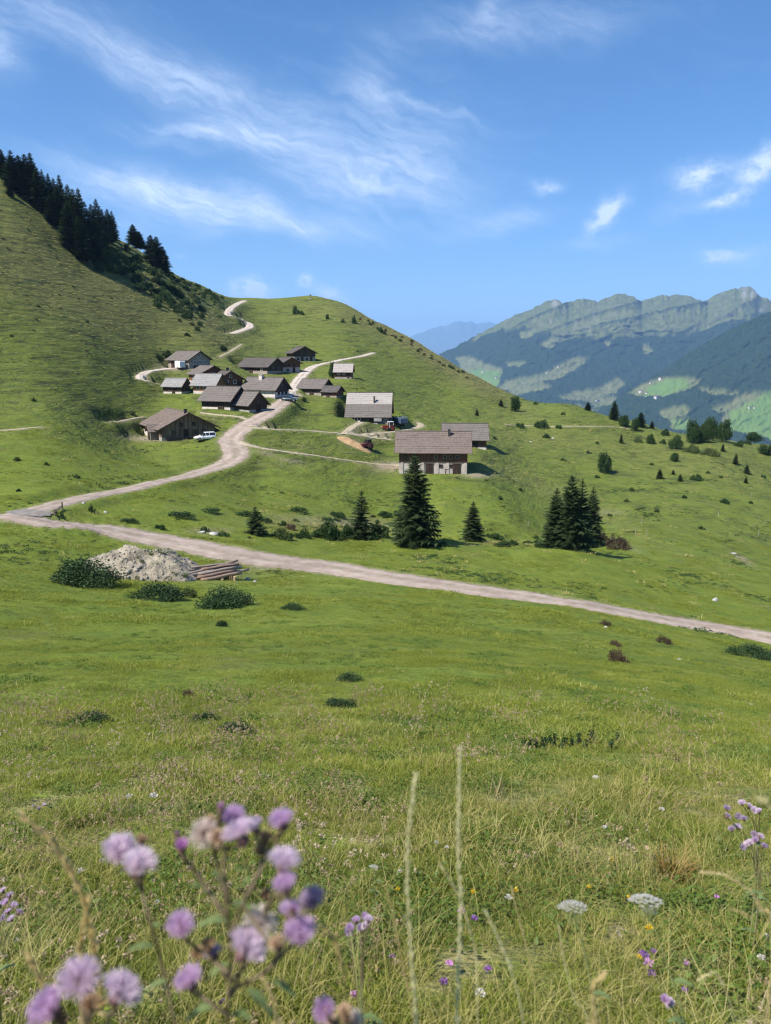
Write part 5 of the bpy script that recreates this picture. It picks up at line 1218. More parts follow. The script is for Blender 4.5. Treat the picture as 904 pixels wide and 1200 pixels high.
# loose stones in the turf
def rock(px, py, w, h, label, mat=STN, grp='stones in the turf', sd=0):
    p = hit(px, py); s = pxm(p); bm = bmesh.new(); bmesh.ops.create_icosphere(bm, subdivisions=2, radius=1)
    for v in bm.verts:
        n_ = v.co * (1 + .28 * math.sin(v.co.x * 3.1 + sd) * math.cos(v.co.y * 2.7 + sd * 2) + .12 * math.sin(v.co.z * 7 + sd)); v.co = Vector((n_.x * w / s / 2, n_.y * w / s / 2 * .8, n_.z * h / s * .6))
    me = bpy.data.meshes.new('rock'); bm.to_mesh(me); bm.free(); me.materials.append(mat)
    return tag(link('rock', me, None, p, (0, 0, sd)), label, 'stone', grp)
ROCKW = nmat('white stone', (.27, .26, .24), (.44, .43, .41), 3, .9, .3)
for k, (x, y, w, h, lb) in enumerate(((838, 704, 7, 6, 'white stone alone in the slope above the road at right'), (290, 679, 7, 4, 'pale stones right of the log pile'), (299, 682, 6, 3, 'second pale stone right of the log pile'), (710, 736, 6, 4, 'pale stone by the brown tussock under the road'), (722, 771, 7, 5, 'pale stone inside the brown stony tussock'),
        (242, 849, 9, 5, 'pale stone at the edge of the brighter juniper'), (241, 862, 10, 4, 'grey stone under the brighter juniper'), (250, 626, 14, 4, 'flat white stones on the bank above the road'), (237, 624, 10, 3, 'small flat white stone on the bank above the road'), (124, 601, 5, 4, 'white stone below the village road at left'), (98, 590, 4, 3, 'tiny white stone beside the gate posts'),
        (68, 894, 7, 4, 'whitish stone in the left meadow'), (698, 912, 9, 5, 'white stone in the yellow grass'), (752, 905, 12, 5, 'pale stone near the yellow grass at right'), (860, 649, 6, 3, 'pale stone on the worn patch at the right'), (648, 514, 4, 2, 'pale stone on the upper right slope'), (622, 518, 3.5, 2, 'pale stone in the rubble on the right slope'), (303, 608, 6, 3, 'stone at the foot of the ragged spruce'), (880, 826, 4, 3, 'tiny white stone at the right edge'), (796, 773, 5, 3, 'small pale stone in the grass below the road'))):
    rock(x, y, w, h, lb, ROCKW if 'whit' in lb or 'pale' in lb else STN, sd=k * 1.3)
p = hit(10, 560)

# ------------------------------------------------------------------ turf: grass tufts (past counting), instanced over the ground
def blades_mesh(seed, n, rad, h0, h1, w, bend, mat, name, seg=3):
    g = np.random.default_rng(seed); V = []; Fq = []
    for i in range(n):
        a = g.uniform(0, 6.28); r = rad * g.random() ** .6; bx, by = r * math.cos(a), r * math.sin(a)
        h = g.uniform(h0, h1); ba = a + g.normal() * .9; bd = bend * h * g.uniform(.3, 1.3); wd = w * g.uniform(.6, 1.3); pa = g.uniform(0, 6.28)
        k = len(V)
        for s in range(seg + 1):
            t = s / seg; ww = wd * (1 - t) ** .7 + .0004
            cx_, cy_, cz = bx + math.cos(ba) * bd * t * t, by + math.sin(ba) * bd * t * t, h * (t - .25 * bend * t * t)
            V += [(cx_ - math.cos(pa) * ww, cy_ - math.sin(pa) * ww, cz), (cx_ + math.cos(pa) * ww, cy_ + math.sin(pa) * ww, cz)]
        for s in range(seg): Fq.append((k + 2 * s, k + 2 * s + 1, k + 2 * s + 3, k + 2 * s + 2))
    return npmesh(name, V, Fq, mat)
GRASS = leafmat('grass blades', [(.0, (.115, .146, .022)), (.4, (.225, .262, .038)), (.75, (.310, .335, .056)), (1., (.46, .43, .15))], .5, .55, .45)
STRAW = leafmat('straw blades', [(.0, (.29, .255, .07)), (.5, (.42, .37, .13)), (1., (.56, .50, .23))], .4, .6, .7)
WEED = leafmat('weed leaves', [(.0, (.075, .120, .020)), (.5, (.115, .175, .030)), (1., (.16, .225, .042))], .4, .55, .6)
def clump_mesh(seed, n, rad, size, h, mat, name):
    g = np.random.default_rng(seed); c = np.c_[g.normal(size=(n, 2)) * rad * .5, g.random(n) * h]
    a = g.normal(size=(n, 3)) * [1, 1, .5]; a /= np.linalg.norm(a, axis=1)[:, None]; b = np.cross(a, g.normal(size=(n, 3)) * [.4, .4, 1]); b /= np.linalg.norm(b, axis=1)[:, None] + 1e-9
    s = size * g.uniform(.5, 1.4, n)[:, None]
    return npmesh(name, np.stack([c - a * s, c - b * s * .45, c + a * s, c + b * s * .45], 1).reshape(-1, 3), np.arange(n * 4).reshape(-1, 4), mat)
def scatter(name, protos, X, Y, sc_, seed):
    """one object: points carrying scale and turn, tufts instanced on them"""
    g = np.random.default_rng(seed); Z = gz(X, Y) - .005
    me = bpy.data.meshes.new(name); n = len(X); me.vertices.add(n); me.vertices.foreach_set('co', np.stack([X, Y, Z], -1).astype(np.float32).ravel())
    for an, v in (('turn', g.random(n) * 6.283), ('size', sc_), ('tilt', g.normal(size=n) * .15)):
        a = me.attributes.new(an, 'FLOAT', 'POINT'); a.data.foreach_set('value', np.asarray(v, np.float32))
    a = me.attributes.new('pick', 'INT', 'POINT'); a.data.foreach_set('value', g.integers(0, len(protos), n).astype(np.int32))
    o = link(name, me)
    col = bpy.data.collections.new(name + '_tufts')
    for i, pm in enumerate(protos): col.objects.link(bpy.data.objects.new('%s_tuft_%02d' % (name, i), pm))
    ng = bpy.data.node_groups.new(name + '_nodes', 'GeometryNodeTree')
    ng.interface.new_socket('Geometry', in_out='INPUT', socket_type='NodeSocketGeometry'); ng.interface.new_socket('Geometry', in_out='OUTPUT', socket_type='NodeSocketGeometry')
    N = ng.nodes; Lk = ng.links; gi, go = N.new('NodeGroupInput'), N.new('NodeGroupOutput')
    iop = N.new('GeometryNodeInstanceOnPoints'); ci = N.new('GeometryNodeCollectionInfo'); ci.inputs['Collection'].default_value = col
    ci.inputs['Separate Children'].default_value = True; ci.inputs['Reset Children'].default_value = True
    def na(nm, t_='FLOAT'):
        q_ = N.new('GeometryNodeInputNamedAttribute'); q_.data_type = t_; q_.inputs['Name'].default_value = nm; return q_.outputs['Attribute']
    cb = N.new('ShaderNodeCombineXYZ'); Lk.new(na('tilt'), cb.inputs[0]); Lk.new(na('turn'), cb.inputs[2])
    mp = N.new('GeometryNodeMeshToPoints'); Lk.new(gi.outputs[0], mp.inputs[0])
    Lk.new(mp.outputs[0], iop.inputs['Points']); Lk.new(ci.outputs[0], iop.inputs['Instance']); iop.inputs['Pick Instance'].default_value = True
    Lk.new(na('pick', 'INT'), iop.inputs['Instance Index']); Lk.new(cb.outputs[0], iop.inputs['Rotation']); Lk.new(na('size'), iop.inputs['Scale'])
    Lk.new(iop.outputs[0], go.inputs[0])
    md = o.modifiers.new('scatter', 'NODES'); md.node_group = ng
    return tag(o, kind='stuff')
def wedge(n, r0, r1, seed, half=.66, p=1.):
    g = np.random.default_rng(seed); th = g.uniform(-half, half, n); u = g.random(n); r = (r0 ** p + u * (r1 ** p - r0 ** p)) ** (1 / p)
    return r * np.sin(th), r * np.cos(th)
_dryT = np.clip(dry, 0, 1.2); 
def tattr(A, x, y):
    ft = np.interp(np.arctan2(x, y), TH, np.arange(len(TH))); fr = np.interp(np.log(np.hypot(x, y)), LR, np.arange(len(LR)))
    return A[np.clip(np.rint(fr).astype(int), 0, len(RR) - 1), np.clip(np.rint(ft).astype(int), 0, len(TH) - 1)]
def keep(X, Y, margin=.15):
    k = tattr(RD, X, Y) > margin
    k &= tattr(np.maximum(bare - .2, 0), X, Y) < .45 + .3 * np.random.default_rng(1).random(len(X))
    return k
# near sward
P1 = [blades_mesh(100 + k, 34, .055, .010, .042, .00115, .8, GRASS, 'tuft') for k in range(5)]
X, Y = wedge(86000, .75, 15, 1, .72, 1.35); k = keep(X, Y) & (np.random.default_rng(50).random(len(X)) < sstep(15, 5.5, np.hypot(X, Y))) & (fbm(X / .45 + 21, Y / .45, 3) > -.26); X, Y = X[k], Y[k]
dn = tattr(_dryT, X, Y); nz = fbm(X / .8, Y / .8, 3); hh = 1 + 1.2 * np.clip(fbm(X / .9 + 8, Y / .9, 3), -.5, 1)
sd = np.random.default_rng(9).random(len(X)); isd = sd < (.20 + .62 * dn + .40 * np.clip(nz, 0, 1)) * (1 - .6 * sstep(3.5, 7, np.hypot(X, Y)))
rscale = .85 + .035 * np.hypot(X, Y)
scatter('grass', P1, X[~isd], Y[~isd], (hh * rscale * np.random.default_rng(2).uniform(.7, 1.5, len(X)))[~isd], 11)
P2 = [blades_mesh(120 + k, 16, .07, .015, .065, .0009, 1.3, STRAW, 'tuft') for k in range(4)]
scatter('dry_grass', P2, X[isd], Y[isd], (hh * rscale * np.random.default_rng(3).uniform(.6, 1.5, len(X)))[isd], 12)
# taller loose culms of dead grass
P3 = [blades_mesh(130 + k, 4, .04, .10, .30, .0008, .8, STRAW, 'culm', 5) for k in range(4)]
X, Y = wedge(3400, .9, 5.0, 4, .7, 1.3); k = keep(X, Y) & (fbm(X / .7 + 3, Y / .7, 2) > -.12); scatter('dead_culms', P3, X[k], Y[k], np.random.default_rng(5).uniform(.5, 1.2, k.sum()), 13)
# broad-leaved weeds, clover
P4 = [clump_mesh(140 + k, 70, .08, .0085, .045, WEED, 'weeds') for k in range(4)]
X, Y = wedge(4200, .8, 9, 6, .7, 1.4); k = keep(X, Y) & (fbm(X / 1.1 + 5, Y / 1.1, 3) > .02); scatter('weeds', P4, X[k], Y[k], np.random.default_rng(7).uniform(.6, 1.7, k.sum()), 14)
# withered flower heads and seed stalks of small herbs
DRIED = leafmat('withered herb heads', [(.0, (.20, .14, .07)), (.5, (.35, .265, .15)), (1., (.52, .44, .32))], .25, .7, 1.3)
P4c = [blades_mesh(200 + k, 7, .04, .05, .14, .0012, .3, DRIED, 'herb', 2) for k in range(2)]
for k in range(3):
    g_ = np.random.default_rng(210 + k); lb_ = [(g_.normal() * .045, g_.normal() * .045, g_.uniform(.06, .15), g_.uniform(.006, .011)) for _ in range(9)]
    v_, f_ = leaf_cloud(220 + k, 130, lb_, .0042); P4c.append(npmesh('herb', v_, f_, DRIED))
X, Y = wedge(3200, 1.4, 13, 33, .70, 1.3); lft = sstep(.1, -.25, np.arctan2(X, Y)); k = keep(X, Y) & (fbm(X / 1.0 + 41, Y / 1.0, 3) + .3 * lft > .22); scatter('withered_herbs', P4c, X[k], Y[k], np.random.default_rng(34).uniform(.6, 1.5, k.sum()) * (.9 + .05 * np.hypot(X[k], Y[k])), 35)
# middle distance: grazed turf in clumps
P5 = [blades_mesh(150 + k, 44, .19, .012, .042, .0042, .8, GRASS, 'turf') for k in range(5)]
X, Y = wedge(66000, 5.0, 34, 8, .66, 1.5); k = keep(X, Y) & (np.random.default_rng(51).random(len(X)) < sstep(5, 11, np.hypot(X, Y))) & (fbm(X / 1.4 + 31, Y / 1.4, 4) + .5 * fbm(X / 6 + 1, Y / 6, 2) > -.12); X, Y = X[k], Y[k]; nz = fbm(X / 2.3, Y / 2.3, 4); dn = tattr(_dryT, X, Y)
sz = np.clip(.75 + 1.1 * nz, .25, 2.0) * sstep(36, 20, np.hypot(X, Y)) * np.random.default_rng(8).uniform(.6, 1.4, len(X)); isd = np.random.default_rng(10).random(len(X)) < .03 + .50 * dn + .12 * np.clip(fbm(X / 3 + 7, Y / 3, 3) - .1, 0, 1)
scatter('grazed_turf', P5, X[~isd], Y[~isd], sz[~isd], 15)
P6 = [blades_mesh(160 + k, 16, .15, .02, .085, .005, .9, STRAW, 'turf') for k in range(4)]
scatter('dry_turf', P6, X[isd], Y[isd], sz[isd], 16)
P5b = [clump_mesh(145 + k, 80, .16, .020, .05, WEED, 'rosette') for k in range(4)]
X, Y = wedge(20000, 8, 62, 28, .66, 1.35); k = keep(X, Y) & (fbm(X / 2.1 + 15, Y / 2.1, 4) + .4 * fbm(X / 9, Y / 9 + 4, 2) > .16); scatter('meadow_weeds', P5b, X[k], Y[k], np.random.default_rng(27).uniform(.3, 1.2, k.sum()), 29)
# far slopes: tussocks
P7 = [blades_mesh(170 + k, 36, .42, .04, .17, .022, .8, GRASS, 'tussock', 2) for k in range(5)]
X, Y = wedge(90000, 17, 150, 18, .62, 1.35); k = keep(X, Y, .3); X, Y = X[k], Y[k]; nz = fbm(X / 7, Y / 7, 4) + .5 * fbm(X / 2, Y / 2, 2)
k = nz > -.25; X, Y, nz = X[k], Y[k], nz[k]; scatter('tussocks', P7, X, Y, np.clip(.45 + .9 * nz, .2, 1.7) * (.35 + .65 * sstep(17, 45, np.hypot(X, Y))) * np.random.default_rng(12).uniform(.6, 1.3, len(X)), 17)
P8 = [clump_mesh(180 + k, 40, .8, .15, .30, LEAF, 'scrub') for k in range(4)]
X, Y = wedge(60000, 60, 430, 20, .60, 1.5); k = keep(X, Y, .8); X, Y = X[k], Y[k]; nz = fbm(X / 16 + 4, Y / 16, 4) + .6 * fbm(X / 4, Y / 4, 3)
k = (nz > .15 - .05 * tattr(hillm, X, Y)); X, Y, nz = X[k], Y[k], nz[k]; scatter('low_scrub', P8, X, Y, np.clip(.25 + .9 * (nz - .2), .18, .9) * np.random.default_rng(13).uniform(.5, 1.3, len(X)), 18)
P9 = [blades_mesh(190 + k, 30, .9, .12, .42, .05, .7, STRAW, 'heath', 2) for k in range(4)]
X, Y = wedge(60000, 60, 480, 22, .60, 1.5); k = keep(X, Y, .8); X, Y = X[k], Y[k]; dn = tattr(_dryT, X, Y)
k = np.random.default_rng(15).random(len(X)) < .03 + .5 * dn; X, Y = X[k], Y[k]; scatter('dry_heath', P9, X, Y, np.random.default_rng(14).uniform(.4, 1.1, len(X)), 19)
# ------------------------------------------------------------------ foreground flowers and grasses
LILAC = leafmat('lilac florets', [(.0, (.68, .49, .68)), (.5, (.74, .56, .73)), (1., (.78, .62, .77))], .6, .6, None)
LILACP = leafmat('pale lilac florets', [(.0, (.74, .60, .70)), (.5, (.78, .65, .74)), (1., (.82, .70, .76))], .5, .6, None)
PINKB = leafmat('pink florets', [(.0, (.56, .27, .54)), (1., (.64, .34, .62))], .3, .6, None)
PAPPUS = leafmat('seed down', [(.0, (.62, .50, .44)), (.5, (.70, .58, .52)), (1., (.76, .66, .60))], .4, .7, None)
DRYH = leafmat('withered florets', [(.0, (.40, .26, .15)), (1., (.58, .42, .28))], .2, .7, None)
LILAC_SHADE = leafmat('shade-toned lilac florets', [(.0, (.54, .42, .55)), (1., (.64, .52, .64))], .6, .6, None)  # darker copy of the lilac, shade put into the floret colour
BRACT = nmat('purple-green bracts', (.07, .035, .045), (.19, .10, .09), 260, .6, .4, .001)
BRACTB = nmat('brown bracts', (.085, .045, .025), (.20, .12, .07), 260, .7, .4, .001)
STEMM = nmat('brownish stem', (.085, .055, .035), (.15, .12, .06), 120, .6, .2, .001)
STEMG = nmat('green stem', (.16, .19, .06), (.27, .29, .11), 120, .6, .2, .001)
THL = leafmat('thistle leaf', [(.0, (.13, .18, .065)), (1., (.20, .26, .10))], .35, .5, None)
GOLD = leafmat('golden dry grass', [(.0, (.62, .48, .21)), (.5, (.70, .57, .28)), (1., (.78, .66, .36))], .5, .6, None)
GOLDP = leafmat('pale dry grass', [(.0, (.68, .61, .31)), (.5, (.75, .69, .40)), (1., (.80, .75, .48))], .5, .6, None)
WHITEP = leafmat('white yarrow florets', [(.0, (.50, .47, .42)), (1., (.72, .69, .64))], .3, .6, None)
YELL = leafmat('yellow petals', [(.0, (.60, .42, .02)), (1., (.72, .52, .04))], .3, .6, None)
VIOL = leafmat('violet petals', [(.0, (.24, .10, .34)), (1., (.34, .17, .44))], .3, .6, None)
def florets(n, L, spread, base, wid, seed, droop=.0):
    g = random.Random(seed); V = []; Fc = []
    for i in range(n):
        a = g.uniform(0, 6.283); ph = spread * math.sqrt(g.random()); d = Vector((math.sin(ph) * math.cos(a), math.sin(ph) * math.sin(a), math.cos(ph)))
        s = Vector((math.cos(a), math.sin(a), 0)) * base * math.sqrt(g.random()) * .8 + Vector((0, 0, base * .7)); l = L * g.uniform(.75, 1.1)
        x = d.orthogonal().normalized(); x.rotate(Matrix.Rotation(g.uniform(0, 6.28), 3, d)); m_ = s + d * l * .55; e = s + d * l + Vector((0, 0, -droop * l * math.sin(ph)))
        k = len(V); V += [tuple(s - x * wid * .5), tuple(s + x * wid * .5), tuple(m_ + x * wid * .7), tuple(m_ - x * wid * .7), tuple(e + x * wid * .9), tuple(e - x * wid * .9)]
        Fc += [(k, k + 1, k + 2, k + 3), (k + 3, k + 2, k + 4, k + 5)]
    return V, Fc
def bract_mesh(r, h, mat):
    m = MB(); prof = [(.0, .25), (.12, .72), (.35, 1.0), (.6, .93), (.85, .68), (1., .55)]
    m.tube([(0, 0, -h * .6 + h * t) for t, _ in prof], [r * k for _, k in prof], 12)
    for i in range(30):       # overlapping scales
        t = .12 + .8 * (i / 30); a = i * 2.4; k = np.interp(t, [p[0] for p in prof], [p[1] for p in prof]) * r; z = -h * .6 + h * t
        c, s = math.cos(a), math.sin(a); w = r * .30
        m.add([(c * k - s * w * .5, s * k + c * w * .5, z - h * .05), (c * k + s * w * .5, s * k - c * w * .5, z - h * .05), (c * (k * 1.1 + .0006), s * (k * 1.1 + .0006), z + h * .17)], [(0, 1, 2)])
    return m.mesh('bract', mat, False)
HEADS = {}
def head_proto(key, mat, n, L, spread, base, wid, bmat, br, bh, droop=0.):
    V, Fc = florets(n, L, spread, base, wid, hash(key) % 1000 if False else len(HEADS) + 5, droop)
    HEADS[key] = (npmesh('floret_tuft', V, Fc, mat), bract_mesh(br, bh, bmat))
# unit: metres at a head diameter of about 24 mm
head_proto('lilac', LILAC, 420, .0130, 1.18, .0040, .00048, BRACT, .0052, .013)
head_proto('pale', LILACP, 460, .0138, 1.38, .0040, .00045, BRACT, .0052, .013)
head_proto('down', PAPPUS, 380, .0145, 1.7, .0040, .00036, BRACTB, .0050, .012, .15)
head_proto('pink', PINKB, 150, .0110, .75, .0034, .0008, BRACT, .0050, .014)
head_proto('dry', DRYH, 150, .0100, 1.2, .0040, .0010, BRACTB, .0062, .013, .2)
head_proto('bud', PINKB, 60, .0060, .45, .0026, .0008, BRACT, .0055, .015)
head_proto('dark', LILAC_SHADE, 220, .0120, 1.5, .0040, .0008, BRACT, .0056, .013)
HLAB = {'lilac': None, 'pale': 'pale fading flower head', 'down': 'flower head gone to seed down', 'pink': 'half-open pink flower head', 'dry': 'withered brown flower head', 'bud': 'closed pink bud', 'dark': 'dark flower head, shade put into its colour'}
def head(parent, org, pos, key, diam, tilt=None):
    fl, br = HEADS[key]; s = diam / .024
    h = link('flower_head', fl, parent, Vector(pos) - org, None, s)
    t_ = tilt if tilt is not None else (random.uniform(-.15, .65), random.uniform(-.6, .2)); h.rotation_euler = (t_[0], t_[1], random.uniform(0, 6.28))
    if HLAB[key]: h['label'] = HLAB[key]
    link('bract', br, h); return h
def thistle_leaf(parent, org, p, d, L):
    """wavy lobed spiny leaf"""
    d = Vector(d).normalized(); sd = d.cross(Vector((0, 0, 1))).normalized(); up = sd.cross(d); n = 9; V = []; Fc = []
    for i in range(n):
        t = i / (n - 1); c = Vector(p) - org + d * L * t + Vector((0, 0, L * (.25 * t - .5 * t * t)))
        w = L * .20 * math.sin(min(1, t * 1.2 + .12) * 2.6) * (1.25 if i % 2 else .62)
        V += [tuple(c - sd * w + up * w * .35), tuple(c), tuple(c + sd * w + up * w * .35)]
    for i in range(n - 1): Fc += [(3 * i, 3 * i + 1, 3 * i + 4, 3 * i + 3), (3 * i + 1, 3 * i + 2, 3 * i + 5, 3 * i + 4)]
    return link('leaf', npmesh('leaf', V, Fc, THL), parent)
def pt(x, y, Y): return Vector(at(x, y, Y))
def thistle(label, root_px, Y, stems, heads, leaves, name='thistle_plant', grp='thistles at the front', rs=.0015):
    b = pt(root_px[0], root_px[1], Y); org = Vector((b.x, Y, gzf(b.x, Y)))
    r = tag(empty(name, org), label, 'thistle', grp)
    allp = []
    for st in stems:
        pts = []
        for q in st:
            if len(q) == 2: pts.append(pt(q[0], q[1], Y + .015 * math.sin(q[0] * .7)) - org)
            else: pts.append(pt(*q) - org)
        if st[0][1] >= 1190 or st[0] == stems[0][0]: pts = [Vector((0, 0, 0)) + (pts[0] - pts[0]) if st is stems[0] else pts[0]] + pts
        pts = smooth_line(pts, .02)
        allp += pts; m = MB(); n = len(pts); m.tube(pts, [rs * (1.25 - .55 * i / n) for i in range(n)], 7); m.build('stem', STEMM, r, True)
    for (x, y, dpx, key, dy) in heads:
        if x > 325 and 1000 < y < 1112 and name == 'thistle_plant': dy -= .05
        P = pt(x, y, Y + dy); s = F / (P.y * CP - P.z * SP); hd = head(r, org, P, key, dpx / s * .80)
        low = P - org - Vector((0, 0, .006)); nb = min(allp, key=lambda q: (q - low).length + (.02 if q.z > low.z - .005 else 0))
        MB().tube([nb, nb.lerp(low, .5) - Vector((0, 0, .002)), low], [.0011, .0011, .0013], 6).build('stem', STEMM, r, True)
    for (x, y, ang, Lpx, dy) in leaves:
        P = pt(x, y, Y); s = F / (P.y * CP - P.z * SP); a = R(ang); thistle_leaf(r, org, P, (math.cos(a), dy, math.sin(a)), Lpx / s * .72)
    return r
# main thistle
thistle('tall flowering thistle with many lilac heads, nearest in the lower left', (262, 1330), .50,
 [[(262, 1330), (266, 1200), (270, 1120), (266, 1060), (252, 1005), (250, 990)], [(268, 1100), (285, 1060), (305, 1020), (318, 990), (328, 975)], [(268, 1110), (300, 1085), (322, 1050), (332, 1030)], [(269, 1060), (262, 1010), (272, 985), (283, 980)],
  [(266, 1075), (235, 1030), (216, 1003)], [(268, 1140), (235, 1115), (215, 1098)], [(267, 1190), (240, 1170), (226, 1160)], [(270, 1150), (290, 1130), (300, 1110), (304, 1090)], [(272, 1160), (310, 1140), (335, 1115), (350, 1100)], [(320, 1130), (345, 1085), (362, 1062)],
  [(252, 1005), (255, 970), (258, 950)], [(270, 1170), (280, 1145), (284, 1122)], [(330, 1110), (326, 1108), (325, 1105)], [(322, 1050), (330, 1045), (334, 1042)]],
 [(213, 995, 27, 'pink', 0), (208, 978, 16, 'bud', .01), (259, 948, 26, 'bud', 0), (274, 962, 34, 'lilac', .01), (284, 982, 42, 'pale', -.01), (300, 972, 26, 'lilac', .02), (238, 978, 34, 'down', 0), (255, 984, 30, 'dry', -.01), (246, 966, 26, 'dry', .02), (332, 966, 34, 'lilac', 0), (311, 985, 26, 'dry', 0), (306, 998, 22, 'dry', .01),
  (332, 1014, 38, 'pale', 0), (336, 1040, 32, 'lilac', -.01), (213, 1088, 38, 'lilac', 0), (224, 1153, 38, 'lilac', -.01), (344, 1066, 26, 'bud', -.02), (340, 1072, 30, 'lilac', 0), (367, 1056, 34, 'dark', .01), (353, 1098, 44, 'lilac', -.01), (286, 1116, 48, 'pale', -.02), (304, 1084, 40, 'down', 0), (326, 1108, 28, 'dry', -.02), (244, 1110, 26, 'dry', 0), (252, 1120, 24, 'dark', .01), (312, 1050, 20, 'dry', .01), (232, 1118, 22, 'dry', .02)],
 [(268, 1080, 160, 50, -.3), (270, 1060, 20, 44, -.4), (268, 1130, 200, 40, -.3), (300, 1080, 10, 34, .3), (262, 1040, 120, 40, .2), (250, 1180, 190, 46, -.2), (290, 1160, 330, 50, -.3), (285, 1040, 60, 30, .2), (240, 1040, 150, 26, -.3), (320, 1150, 340, 40, -.2), (270, 1190, 30, 46, -.4), (262, 1010, 30, 24, -.3), (276, 1020, 10, 28, .2)])
thistle('thistle stem with two pale heads left of the main thistle', (225, 1330), .52,
 [[(225, 1330), (205, 1200), (190, 1130), (176, 1080), (164, 1035), (160, 1020)], [(168, 1045), (150, 1020), (142, 1008)], [(166, 1040), (168, 1010), (166, 992)]],
 [(140, 1000, 40, 'pale', 0), (163, 1018, 42, 'pale', -.02), (166, 987, 22, 'dry', .01), (152, 1002, 22, 'down', .01)], [(180, 1110, 160, 40, -.3), (176, 1085, 20, 26, -.3), (195, 1150, 190, 34, -.2)])
thistle('thistle with three lilac heads in the bottom left corner', (100, 1340), .44,
 [[(100, 1340), (102, 1240), (104, 1200), (105, 1190)], [(102, 1250), (80, 1215), (64, 1195)], [(104, 1230), (98, 1190), (94, 1165)], [(104, 1230), (125, 1200), (136, 1178)]],
 [(62, 1184, 50, 'lilac', 0), (93, 1152, 50, 'pale', .01), (138, 1167, 48, 'pale', 0), (107, 1180, 34, 'dry', -.01), (72, 1200, 26, 'dry', 0)], [(110, 1210, 30, 40, -.3)])
thistle('low thistle with one bluish head and withered heads at the bottom edge', (400, 1330), .50,
 [[(400, 1330), (398, 1240), (394, 1205)], [(396, 1225), (388, 1200), (384, 1192)], [(398, 1230), (408, 1205), (411, 1195)]],
 [(382, 1184, 32, 'lilac', 0), (405, 1190, 30, 'dry', -.01), (415, 1198, 24, 'down', 0), (392, 1200, 24, 'dry', .01)], [(402, 1215, 20, 30, -.3)])
# thistles further off
def far_thistle(label, Y, base, pts, dpx, key='lilac'):
    b = hit(*base) if Y is None else pt(base[0], base[1], Y); Yb = b.y; org = Vector((b.x, Yb, gzf(b.x, Yb)))
    r = tag(empty('thistle_plant', org), label, 'thistle', 'thistles farther off')
    for i, (x, y, kk) in enumerate(pts):
        P = pt(x, y, Yb + random.uniform(-.06, .06)); s = F / (P.y * CP - P.z * SP); hd = head(r, org, P, kk, dpx * .85 / s)
        mid = Vector((org.x + (P.x - org.x) * .12, Yb, org.z + (P.z - org.z) * .72)); q = smooth_line([Vector((0, 0, 0)), mid - org, P - org - Vector((0, 0, .004))], .06)
        MB().tube(q, [.0017 - .0008 * j / len(q) for j in range(len(q))], 5).build('stem', STEMG if i % 2 else STEMM, r, True)
    for k in range(4):
        a = random.uniform(0, 6.28); z = random.uniform(.15, .8) * (pt(pts[0][0], pts[0][1], Yb).z - org.z); thistle_leaf(r, org, org + Vector((0, 0, z)), (math.cos(a), math.sin(a), .3), .05)
    return r
far_thistle('mid thistle with a lilac flower cluster on a dark stem, below centre', 1.35, (424, 1200), [(427, 1075, 'lilac'), (418, 1080, 'lilac'), (432, 1079, 'pale'), (411, 1088, 'lilac'), (423, 1088, 'dark'), (430, 1086, 'pale'), (408, 1092, 'dark')], 11)
far_thistle('clustered greyish thistle at the right edge, upper heads', 2.4, (880, 1090), [(870, 942, 'pale'), (878, 946, 'pale'), (884, 950, 'pale'), (852, 948, 'dark'), (852, 957, 'dark'), (866, 957, 'dark'), (890, 952, 'pale'), (858, 972, 'dark'), (865, 970, 'pale'), (872, 960, 'dark')], 8.5)
far_thistle('clustered greyish thistle at the right edge, lower heads', 2.3, (886, 1085), [(880, 988, 'pale'), (886, 985, 'lilac'), (891, 981, 'pale'), (870, 993, 'dark'), (876, 990, 'pale'), (896, 992, 'dark'), (884, 978, 'dark')], 8)
far_thistle('greyish thistle cluster cut by the left picture edge', 1.7, (0, 1180), [(4, 1045, 'pale'), (12, 1050, 'dark'), (7, 1058, 'lilac'), (16, 1062, 'pale'), (10, 1070, 'lilac'), (22, 1070, 'dark'), (3, 1076, 'dark'), (14, 1078, 'pale'), (0, 1062, 'lilac')], 9)
far_thistle('small lilac thistle low at the right bottom', 1.6, (800, 1220), [(779, 1172, 'lilac'), (785, 1176, 'pale')], 12)
far_thistle('faint grey thistle in the meadow at the left, behind the golden grass', 4.6, (60, 940), [(40, 945, 'dark'), (46, 948, 'dark'), (52, 944, 'pale')], 5)
